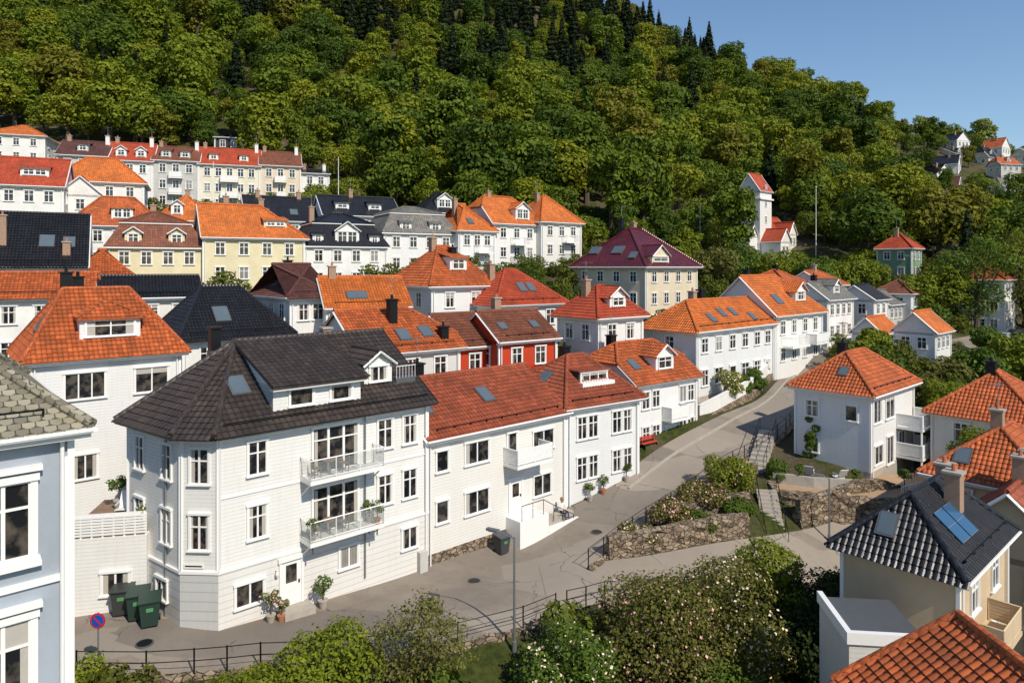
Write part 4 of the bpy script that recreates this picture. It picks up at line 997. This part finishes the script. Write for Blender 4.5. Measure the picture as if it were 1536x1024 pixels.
# terrace left of the corner house
T=Thing('white_terrace_annex',-20.4,30.6,-.3,12); HREG.append((-20.4,30.6,12,4,6))
T.box('walls',S_w,0,3.7,0,5.5,-1.5,4.0); T.box('deck',M_wood,.1,3.6,.1,5.4,4.0,4.06)
F=(V((0,0,0)),X_,Z_,-Y_)
for k in range(7): T.fbox('railing',M_white,F,0,3.7,4.1+k*.13,4.19+k*.13,-.05,-.02)
for k in range(9): T.fbox('railing',M_white,F,k*.45,k*.45+.07,4.0,5.05,-.1,-.051)
window(T,F,2.4,1.4,1.1,1.0,'two'); T.box('planter',M_white,.2,3.4,.12,.42,4.7,4.98); T.build()
T=Thing('wooden_fence',-19.5,35.6,3.4,20); 
for k in range(22): T.box('boards',M_wood,k*.16,k*.16+.14,0,.03,0,1.7)
T.box('rails',M_wood,0,3.5,.031,.08,.4,.5);T.box('rails',M_wood,0,3.5,.031,.08,1.2,1.3); T.build()
def deckchair(x,y,z,r):
    T=Thing('deck_chair',x,y,z,r)
    T.prism('seat',[V((0,0,.35)),V((.6,0,.35)),V((.6,.55,.3)),V((0,.55,.3))],M_white,.04)
    T.prism('backrest',[V((0,.5,.3)),V((.6,.5,.3)),V((.6,.95,1.0)),V((0,.95,1.0))],M_white,.05)
    for a in(.03,.57):
        T.tube('legs',M_grey,(a,0,0),(a,.8,.6),.02); T.tube('legs',M_grey,(a,.8,0),(a,.0,.55),.02); T.tube('armrest',M_white,(a,.0,.55),(a,.7,.6),.025)
    T.build()
deckchair(-19.4,33.3,3.8,10); deckchair(-18.3,33.2,3.8,-15); deckchair(21.5,48.5,1.06,150); deckchair(23.0,47.9,1.06,190)
# ---------------------------------------------------------------- street things
def bin_(x,y,r,s=1.0,col=(.02,.045,.035)):
    z=H1(x,y)+.07; T=Thing('wheelie_bin',x,y,z,r); m=flat('bin_plastic',col,.4)
    P=[(-.28,-.3),(.28,-.3),(.28,.3),(-.28,.3)]; Q=[(-.36,-.38),(.36,-.38),(.36,.38),(-.36,.38)]
    for i in range(4):
        j=(i+1)%4; T.poly('body',[V((P[i][0]*s,P[i][1]*s,.08*s)),V((P[j][0]*s,P[j][1]*s,.08*s)),V((Q[j][0]*s,Q[j][1]*s,1.0*s)),V((Q[i][0]*s,Q[i][1]*s,1.0*s))],m)
    T.poly('body',[V((p[0]*s,p[1]*s,.08*s)) for p in P[::-1]],m)
    T.box('rim',m,-.39*s,.39*s,-.41*s,.41*s,.96*s,1.01*s)
    T.prism('lid',[V((-.4*s,-.45*s,1.05*s)),V((.4*s,-.45*s,1.05*s)),V((.4*s,.4*s,1.14*s)),V((-.4*s,.4*s,1.14*s))],m,.05)
    T.tube('handle',m,(-.3*s,.47*s,1.05*s),(.3*s,.47*s,1.05*s),.025*s)
    for q in(-.3,.3): T.tube('wheels',M_black,((q-.04)*s,.34*s,.11*s),((q+.04)*s,.34*s,.11*s),.11*s,n=12)
    T.box('label',flat('green_label',(.08,.25,.1),.5),-.12*s,.12*s,-.385*s,-.365*s,.66*s,.8*s); T.build()
bin_(-17.6,30.9,15,1.15,(.04,.045,.045)); bin_(-16.7,30.5,20,1.15); bin_(-15.9,30.0,25,1.15); bin_(-.6,39.9,40,1.0,(.05,.055,.06))
def lamp(name,x,y,h,z=None,arm=.9):
    z=H1(x,y) if z is None else z
    T=Thing(name,x,y,z,150); T.tube('pole',M_grey,(0,0,-.5),(0,0,h),.07,.045,8); T.tube('base',M_grey,(0,0,0),(0,0,.5),.11,.1,8)
    T.tube('arm',M_grey,(0,0,h-.05),(arm,0,h+.1),.03); T.prism('lamp_head',[V((arm-.1,-.12,h+.16)),V((arm+.5,-.1,h+.16)),V((arm+.5,.1,h+.16)),V((arm-.1,.12,h+.16))],M_grey,.1)
    T.box('lens',M_white,arm,arm+.4,-.08,.08,h+.03,h+.058); T.build()
lamp('street_lamp',.1,29.6,5.0); lamp('street_lamp',19.8,42.6,4.0,arm=.4); lamp('street_lamp',32.5,118,12,15); lamp('street_lamp',66,112,7); lamp('street_lamp',52,90,6)
T=Thing('flagpole',61.9,139,17.6); T.tube('pole',M_white,(0,0,-.5),(0,0,14.5),.1,.05,8); T.tube('foot',M_conc,(0,0,0),(0,0,.4),.25,.2,8); T.lathe('ball',M_white,(0,0,14.5),[(0.01,0),(.12,.06),(.14,.15),(.08,.25),(0.01,.28)]); T.build()
T=Thing('flagpole',-45.5,104,20); T.tube('pole',M_white,(0,0,-.5),(0,0,12),.08,.04,8); T.tube('foot',M_conc,(0,0,0),(0,0,.4),.25,.2,8); T.build()
T=Thing('flagpole',-30,118,25); T.tube('pole',M_white,(0,0,-.5),(0,0,10),.08,.04,8);T.tube('foot',M_conc,(0,0,0),(0,0,.4),.25,.2,8); T.build()
T=Thing('no_parking_sign',-16.0,26.4,H1(-16,26.4),0); mr=flat('sign_red',(.55,.02,.02),.4); mb=flat('sign_blue',(.01,.08,.42),.4)
T.tube('pole',M_grey,(0,0,-.3),(0,0,2.75),.03,n=8); T.tube('disc',mr,(0,-.035,2.45),(0,-.05,2.45),.3,n=28); T.tube('disc',mb,(0,-.05,2.45),(0,-.056,2.45),.235,n=28)
d=.19; T.poly('bar',[V((-d-.02,-.06,2.45+d-.02)),V((-d+.03,-.06,2.45+d+.02)),V((d+.02,-.06,2.45-d+.02)),V((d-.03,-.06,2.45-d-.02))][::-1],mr); T.build()
for x,y in((-15.4,28.6),(-3.5,31.6),(-2.0,36),(5.2,41.8)):
    z=H1(x,y)+.075; T=Thing('manhole_cover',x,y,z); T.tube('frame',M_lead,(0,0,-.05),(0,0,.012),.36,n=24); T.tube('lid',M_black,(0,0,0),(0,0,.018),.3,n=24); T.build()
x,y=9.9,51.2; T=Thing('park_bench',x,y,H1(x,y)+.07,38); mr2=flat('red_paint',(.45,.05,.03),.5)
for k in range(3): T.box('seat',mr2,0,1.7,.02+k*.14,.13+k*.14,.43,.47)
for k in range(2): T.box('backrest',mr2,0,1.7,.44,.48,.6+k*.17,.74+k*.17)
for q in(.15,1.5): T.box('legs',M_black,q,q+.06,.02,.42,0,.43); T.box('legs',M_black,q,q+.06,.42,.5,0,.92)
T.build()
def wallsegs(name,pts,h0,h1,th,mat):
    T=Thing(name)
    for a,b in zip(pts[:-1],pts[1:]):
        A=V(a);B=V(b); d=B-A; d.z=0; L=d.length; d.normalize(); nn=V((d.y,-d.x,0))
        q=[A-nn*th/2,B-nn*th/2,B+nn*th/2,A+nn*th/2]
        T.prism('wall',[p+Z_*h1 for p in q][::-1],mat,h0+h1); 
        q=[A-nn*(th/2+.05),B-nn*(th/2+.05),B+nn*(th/2+.05),A+nn*(th/2+.05)]
        T.prism('coping',[p+Z_*(h1+.07) for p in q][::-1],M_white,.066)
    T.build()
gw=[(15.7,57.4,3.0),(18.0,59.0,3.6),(22.0,63.2,4.2),(25.9,69,5.0)]
wallsegs('white_garden_wall',gw,.2,1.3,.2,S_w)
stonewall('stone_retaining_wall',[(p[0]+.15,p[1]-.15,p[2]) for p in gw],1.6,.25,.5)
T=Thing('garden_terrace',0,0,0); T.prism('paving',[V((x,y,z)) for x,y,z in ((15.7,57.5,3.2),(18.0,59.2,3.7),(25.8,69,4.9),(24.6,70,4.9),(15.6,60.4,4.0))],M_conc,1.2); T.build()
T=Thing('stone_terrace',0,0,0); tp=[(17.6,45.6),(20.8,44.2),(25,43.6),(30,46.2),(31.5,50),(25.5,49),(21,52),(18.5,49.5)]
T.prism('paving',[V((x,y,1.05)) for x,y in tp],flat('timber_deck',(.40,.27,.16),.8,var=.3),.2)
T.prism('fill',[V((x*.99+.2,y*.995+.2,.84)) for x,y in tp],M_stone,.3); T.build()
stonewall('stone_retaining_wall',[(18.4,49.6,1.05),(17.6,45.6,1.05),(20.8,44.3,1.05),(25,43.7,1.05),(30,46.3,1.05),(32,50.3,1.05)],3.6,.1,.5,rough=.12)
stonewall('stone_garden_wall',[(18.2,47.6,1.1),(20.5,46.4,1.1),(23.4,45.8,1.1)],.2,.6,.3,M_conc,.01)
T=Thing('white_picket_fence',0,0,1.05); pa=[(25,43.8),(29.8,46.4)]
for i in range(30):
    t=i/29; p=V((pa[0][0]*(1-t)+pa[1][0]*t,pa[0][1]*(1-t)+pa[1][1]*t,0)); T.tube('pickets',M_white,p,p+Z_*.9,.02,n=4)
T.tube('rails',M_white,(*pa[0],.8),(*pa[1],.8),.03); T.tube('rails',M_white,(*pa[0],.2),(*pa[1],.2),.03); T.build()
def stairs(name,x0,y0,z0,x1,y1,z1,w=1.2):
    T=Thing(name); n=max(2,int(abs(z1-z0)/.17)); d=V((x1-x0,y1-y0,0)); L=d.length; d.normalize(); nn=V((d.y,-d.x,0))
    for i in range(n):
        a=V((x0,y0,0))+d*(L*i/n); b=V((x0,y0,0))+d*(L*(i+1)/n+.03); z=z0+(z1-z0)*(i+1)/n
        T.prism('steps',[a+nn*w/2+Z_*z,b+nn*w/2+Z_*z,b-nn*w/2+Z_*z,a-nn*w/2+Z_*z],M_conc,.6)
    for sg in(-1,1):
        a=V((x0,y0,z0))+nn*sg*w/2; b=V((x1,y1,z1))+nn*sg*w/2
        T.tube('handrail',M_black,a+Z_*.95,b+Z_*.95,.025)
        for k in range(5): p=a.lerp(b,k/4); T.tube('handrail',M_black,p-Z_*.2,p+Z_*.95,.02)
    T.build()
stairs('stone_steps',16.3,41.9,-1.3,16.9,45.4,1.2,1.3); stairs('stone_steps',17.4,49.0,1.3,20.4,54.4,3.0); stairs('entrance_steps',31.0,50.5,-1,28.5,47.5,1.0)
def car(x,y,r,col):
    T=Thing('parked_car',x,y,H1(x,y)+.1,r); m=flat('car_paint',col,.25,.2,.6,.03)
    prof=[(-2.1,.35),(-2.15,.7),(-1.95,.9),(-1.2,.98),(-.6,1.42),(.9,1.45),(1.6,1.0),(2.1,.92),(2.15,.4)]
    for sg in(-1,1):
        T.poly('body',[V((px,sg*.85 if pz<1 else sg*.68,pz)) for px,pz in (prof if sg<0 else prof[::-1])],m)
    for (a,b),(c,d) in zip(prof[:-1],prof[1:]):
        ya=.85 if b<1 else .68; yc=.85 if d<1 else .68
        gl=(a,b) in((-1.2,.98),(.9,1.45)); T.poly('windscreen' if gl else 'body',[V((a,-ya,b)),V((c,-yc,d)),V((c,yc,d)),V((a,ya,b))][::-1],M_sky if gl else m)
    for sg in(-1,1): T.poly('side_windows',[V((-1.0,sg*.80,1.02)),V((1.35,sg*.80,1.02)),V((.85,sg*.72,1.36)),V((-.55,sg*.72,1.36))],M_sky)
    for px in(-1.35,1.35):
        for sg in(-1,1):
            T.tube('wheels',M_black,(px,sg*.7,.32),(px,sg*.89,.32),.33,n=16); T.tube('wheels',M_grey,(px,sg*.88,.32),(px,sg*.9,.32),.18,n=12)
    T.build()
car(68,97.5,35,(.5,.5,.52)); car(73,101.5,38,(.55,.55,.55)); car(78,105.5,40,(.04,.05,.07))
def person(x,y,z,rot):
    root=bpy.data.objects.new('seated_person',None); COL.objects.link(root); root.location=(x,y,z); root.rotation_euler=(0,0,rot)
    v=[];e=[];r=[]
    def add(p,rad,par=None):
        v.append(p); r.append(rad); 
        if par is not None: e.append((par,len(v)-1))
        return len(v)-1
    pel=add((0,0,.48),.14); sp=add((0,-.03,.68),.125,pel); chs=add((0,-.02,.88),.14,sp); nk=add((0,0,1.03),.06,chs); hd0=add((0,.02,1.13),.085,nk); hd=add((0,.03,1.24),.09,hd0)
    for s in(-1,1):
        hp=add((s*.1,.02,.47),.095,pel); kn=add((s*.14,.46,.5),.062,hp); an=add((s*.14,.55,.1),.042,kn); add((s*.15,.72,.04),.035,an)
        sh=add((s*.18,-.02,.95),.06,chs); el=add((s*.24,.12,.72),.042,sh); wr=add((s*.14,.34,.6),.028,el); pm=add((s*.12,.4,.58),.03,wr)
        for k in range(4):
            b=add((s*(.12+(k-1.5)*.02),.45,.575),.010,pm); add((s*(.12+(k-1.5)*.024),.50-abs(k-1)*.006,.55),.009,b)
        t=add((s*.085,.41,.565),.010,pm); add((s*.07,.44,.55),.009,t)
    me=bpy.data.meshes.new('body'); me.from_pydata(v,e,[]); ob=bpy.data.objects.new('body',me); COL.objects.link(ob); ob.parent=root
    ob.modifiers.new('Skin','SKIN')
    for i,rr in enumerate(r): me.skin_vertices[0].data[i].radius=(rr,rr)
    me.skin_vertices[0].data[0].use_root=True
    ob.modifiers.new('Sub','SUBSURF').render_levels=2
    m,nt=newmat('skin_and_clothes'); g=N(nt); oc=g.n('ShaderNodeTexCoord').outputs['Object']; s=g.n('ShaderNodeSeparateXYZ',{0:oc})
    c=g.mix(g.m('GREATER_THAN',s.outputs[2],.56),(.06,.07,.12,1),(.75,.72,.68,1)); c=g.mix(g.m('GREATER_THAN',s.outputs[2],1.02),c,(.5,.27,.18,1))
    c=g.mix(g.m('MULTIPLY',g.m('GREATER_THAN',s.outputs[1],.3),g.m('GREATER_THAN',s.outputs[2],.54)),c,(.5,.27,.18,1))
    g.out(g.bsdf(c,.7)); me.materials.append(m)
    T=Thing('head_details'); T.lathe('hair',M_wood,(0,.0,1.2),[(.1,-.04),(.112,.05),(.1,.13),(.05,.165),(.01,.17)],12)
    for s_ in(-1,1): T.lathe('eyes',M_black,(s_*.035,.118,1.23),[(.003,-.01),(.01,0),(.003,.01)],6); T.lathe('ears',M_terr,(s_*.095,.03,1.21),[(.005,-.03),(.015,0),(.005,.03)],6)
    T.prism('nose',[V((-.012,.115,1.205)),V((.012,.115,1.205)),V((0,.14,1.2))],M_terr,.03); T.box('mouth',mr2,-.025,.025,.112,.12,1.165,1.173)
    h=T.build(); h.parent=root
T=Thing('stone_step_seat',3.2,43.9,H1(3.2,43.9),35); T.box('slab',M_conc,-.8,.8,-.25,.3,-.3,.38); T.build()
person(3.2,43.9,H1(3.2,43.9)-.0,math.radians(215))
def pot(x,y,z,seed,s=1,fl=None):
    T=Thing('potted_plant',x,y,z); T.lathe('pot',M_terr if seed%2 else M_conc,(0,0,0),[(.16*s,0),(.24*s,.36*s),(.27*s,.38*s),(.27*s,.43*s),(.2*s,.43*s)]); r=T.build()
    me=tree_mesh('foliage',seed,1.5*s,.5*s,500,.07*s,M_gr,nl=8,zc=.55,trunk=.25,fl=fl,nfl=120 if fl else 0); o=bpy.data.objects.new('foliage',me); COL.objects.link(o); o.parent=r; o.location=(0,0,.35*s)
for i,(a,b,s) in enumerate(((2.1,-.6,.85),(2.5,-.8,.7),(4.6,-.7,.95))):
    x,y=along(a,b); pot(x,y,H1(x,y)+.06,60+i,s,M_flp if i<2 else None)
for i,(a,b,z) in enumerate(((3.95,-.95,3.12),(7.4,-.95,3.12),(7.2,-.5,3.12))):
    x,y=along(a,b); pot(x,y,z,70+i,.7)
for i,(x,y) in enumerate(((23.2,46.2),(19.8,47.0),(26.2,45.6))): pot(x,y,1.06,80+i,.9)
pot(-17.2,32.2,3.75,91,1.0,M_flw); pot(-19.9,34.6,3.75,92,1.1)
for i,(x,y) in enumerate(((5.2,45.6),(6.2,46.4),(8.0,47.8))): pot(x,y,H1(x,y)+.07,94+i,.8)
def shrub(name,x,y,ztop,R,mat,n,size,seed,fl=None,nfl=0,z=None,nl=16,zc=.5,inner=.2):
    z=H1(x,y) if z is None else z; Ht=ztop-z
    me=tree_mesh(name,seed,Ht,R,n,size,mat,nl=nl,zc=zc,trunk=.1,fl=fl,nfl=nfl,vert=.95,inner=inner); put(name,me,x,y,z)
shrub('yellow_green_shrub',-7.0,25.6,2.0,2.3,M_yl,16000,.085,101)
shrub('yellow_green_shrub',-9.8,24.8,1.1,1.8,M_yl,9000,.085,102)
shrub('sparse_tree',-3.6,26.6,3.7,2.1,M_ol,9000,.07,103,nl=22,inner=.5)
shrub('green_shrub',-15.6,24.8,1.6,1.3,M_yl,6000,.08,104)
shrub('flowering_shrub',2.2,26.6,2.4,2.3,M_gr,20000,.08,105,M_flw,1300)
shrub('rhododendron_bush',6.6,29.6,2.7,3.1,M_ol,30000,.08,106,M_flp,1600,nl=26)
shrub('rhododendron_bush',10.0,31.6,3.0,3.1,M_ol,30000,.08,107,M_flw,2200,nl=26)
shrub('green_tree',12.8,34.6,2.8,2.5,M_yl,16000,.085,108)
shrub('dark_tree',14.8,31.8,2.2,3.2,M_dkl,20000,.09,109)
shrub('dark_tree',17.5,35.0,.4,2.6,M_dkl,14000,.1,110)
shrub('green_shrub',-1.0,24.8,.2,2.0,M_gr,11000,.08,111)
shrub('green_shrub',4.7,25.0,.6,2.6,M_ol,14000,.08,112,M_flw,500)
shrub('green_shrub',8.6,27.0,.4,2.4,M_gr,11000,.085,131)
shrub('flowering_shrub',14.6,46.2,3.2,2.0,M_yl,15000,.08,113,M_flp,900,nl=14)
shrub('flowering_shrub',12.2,43.9,2.1,1.7,M_ol,10000,.08,114,M_flp,1200)
shrub('rhododendron_bush',9.8,42.2,1.5,1.5,M_ol,9000,.08,115,M_flp,1700)
shrub('rhododendron_bush',7.2,39.9,.9,1.2,M_ol,6000,.08,116,M_flw,1200)
shrub('green_shrub',11.5,41.7,.9,1.3,M_gr,6000,.08,117); shrub('green_shrub',14.2,43.0,1.2,1.1,M_gr,6000,.08,118)
shrub('green_shrub',18.6,47.8,2.6,.9,M_gr,5000,.07,120,z=1.0); shrub('climbing_plant',22.4,51.2,5.0,.8,M_gr,6000,.07,121,z=1.0)
shrub('green_tree',31.4,45.2,6.3,2.2,M_yl,13000,.1,122,z=-1); shrub('green_shrub',29.5,43,.4,2.0,M_gr,9000,.1,123); shrub('green_shrub',25.4,41.5,.3,1.8,M_dkl,8000,.1,124)
shrub('hedge',35,57,6.8,2.0,M_yl,8000,.12,125); shrub('hedge',38,60,6.6,2.2,M_yl,8000,.12,126); shrub('flowering_shrub',19.5,60.9,7.0,1.3,M_yl,7000,.08,127,M_flw,1500,z=4.2)
shrub('green_shrub',23,64.4,6.6,1.1,M_gr,4500,.09,128); shrub('green_shrub',21.6,63.1,6.0,.8,M_gr,3000,.09,129)
for i,(x,y,zt,R) in enumerate(((70,103,23,5.5),(78,108,25,6.5),(66,104,17,4),(84,112,22,6),(60,98,11,2.5),(62,104,15,3.5),(26,108,21,4),(31,104,19,3.5),(35,108,20,4),(12,112,25,4),(40,128,18.5,4),(44,130,17,3.5),(60,132,17,3.2),(65,128,18,4),(55,130,16.5,3),(72,110,20,4),(47,107,16.5,3.5),(42,110,18,4),(53,112,16.5,4),(10,108,22,2.5),(64,92,8,2),(38,74,8,2),(41,77,9,2.2),(14,104,20,3),(20,100,17,2.6),(46,112,18,4),(58,112,17.5,3.5),(49,118,17,4),(56,120,17,4),(80,100,16,4),(86,104,18,4.5),(46,72,6,2.4),(52,76,7,2.8),(58,80,8,3),(50,66,4,3),(60,72,5,3),(68,86,9,3.5),(76,92,10,3.5),(42,64,3.5,2.4),(37,62.5,6.5,2),(-24,128,33,4),(-30,124,32,4),(-34,118,30,3),(-26,116,29,3))):
    shrub('garden_tree',x,y,zt,R,(M_gr,M_yl,M_yl,M_ol)[i%4],5500,.23,200+i,zc=.55)
shrub('green_tree',33,51.5,5.2,1.6,M_gr,7000,.1,160,z=-1); shrub('flowering_shrub',-24,32,2.5,1.5,M_gr,5000,.09,161)
# undergrowth on every slope that is neither road nor building
um=[tree_mesh('low_bush_a',301,1.7,1.3,1100,.12,M_und,nl=10,zc=.4,trunk=.1),tree_mesh('low_bush_b',302,1.3,1.2,1000,.11,M_und,nl=9,zc=.38,trunk=.1),tree_mesh('low_bush_c',303,2.6,1.5,1300,.14,M_und,nl=12,zc=.5,trunk=.1)]
RP=np.concatenate(ROADS); ui=[[],[],[]]
for yy in np.arange(12,134,1.7):
    for xx in np.arange(-70,95,1.7):
        x=xx+rg.uniform(-.8,.8); y=yy+rg.uniform(-.8,.8)
        if abs(x)>.8*y+3: continue
        if rg.random()<(.12 if y<60 else .35): continue
        if np.min((RP[:,0]-x)**2+(RP[:,1]-y)**2)<1.5**2: continue
        if 16.5<x<32 and 43.2<y<52.5: continue
        if 15.2<x<18.5 and 40.5<y<49: continue
        bad=False
        for hx_,hy_,dg,w,l in HREG:
            if abs(hx_-x)>22 or abs(hy_-y)>22: continue
            c,s=math.cos(math.radians(dg)),math.sin(math.radians(dg)); dx,dy=x-hx_,y-hy_
            a=dx*c+dy*s; b=-dx*s+dy*c
            if -1.3<a<w+1.3 and -1.6<b<l+1.3: bad=True;break
        if bad: continue
        k=int(rg.integers(0,3)) if y>52 or y<36 else int(rg.integers(0,2))
        ui[k].append((x,y,0,rg.uniform(.6,1.25)*(1 if y<60 else 1.25)*(.75 if 36<y<52 else 1),rg.random()*6))
ur=bpy.data.objects.new('undergrowth',None); COL.objects.link(ur)
for k in range(3):
    a=np.array(ui[k]); a[:,2]=HH(a[:,0],a[:,1])-.1; instancer(ur,um[k],a.tolist())
# ---------------------------------------------------------------- sky, sun, camera
EL=43
w=bpy.data.worlds.new('World'); scn.world=w; w.use_nodes=True; nt=w.node_tree; nt.nodes.clear()
sk=nt.nodes.new('ShaderNodeTexSky'); sk.sky_type='NISHITA'; sk.sun_disc=False; sk.sun_elevation=math.radians(EL); sk.sun_rotation=math.radians(143); sk.air_density=1.15; sk.dust_density=0.0; sk.ozone_density=4.5
bgn=nt.nodes.new('ShaderNodeBackground'); bgn.inputs[1].default_value=.13; o=nt.nodes.new('ShaderNodeOutputWorld')
nt.links.new(sk.outputs[0],bgn.inputs[0]); nt.links.new(bgn.outputs[0],o.inputs[0])
el=math.radians(EL); S=V((.6*math.cos(el),-.8*math.cos(el),math.sin(el)))
sl=bpy.data.lights.new('sun','SUN'); sl.energy=4.7; sl.angle=math.radians(.5); sl.color=(1,.92,.79); so=bpy.data.objects.new('sun',sl); COL.objects.link(so); so.rotation_euler=S.to_track_quat('Z','Y').to_euler(); so.location=(30,-40,80)
cam=bpy.data.cameras.new('camera'); cam.sensor_width=36; cam.lens=24; cam.shift_y=-.0729; cam.clip_end=6000; co=bpy.data.objects.new('camera',cam); COL.objects.link(co); co.location=(0,0,16); co.rotation_euler=(math.radians(90),0,0); scn.camera=co
scn.view_settings.view_transform='Standard'; scn.view_settings.look='None'; scn.view_settings.exposure=0
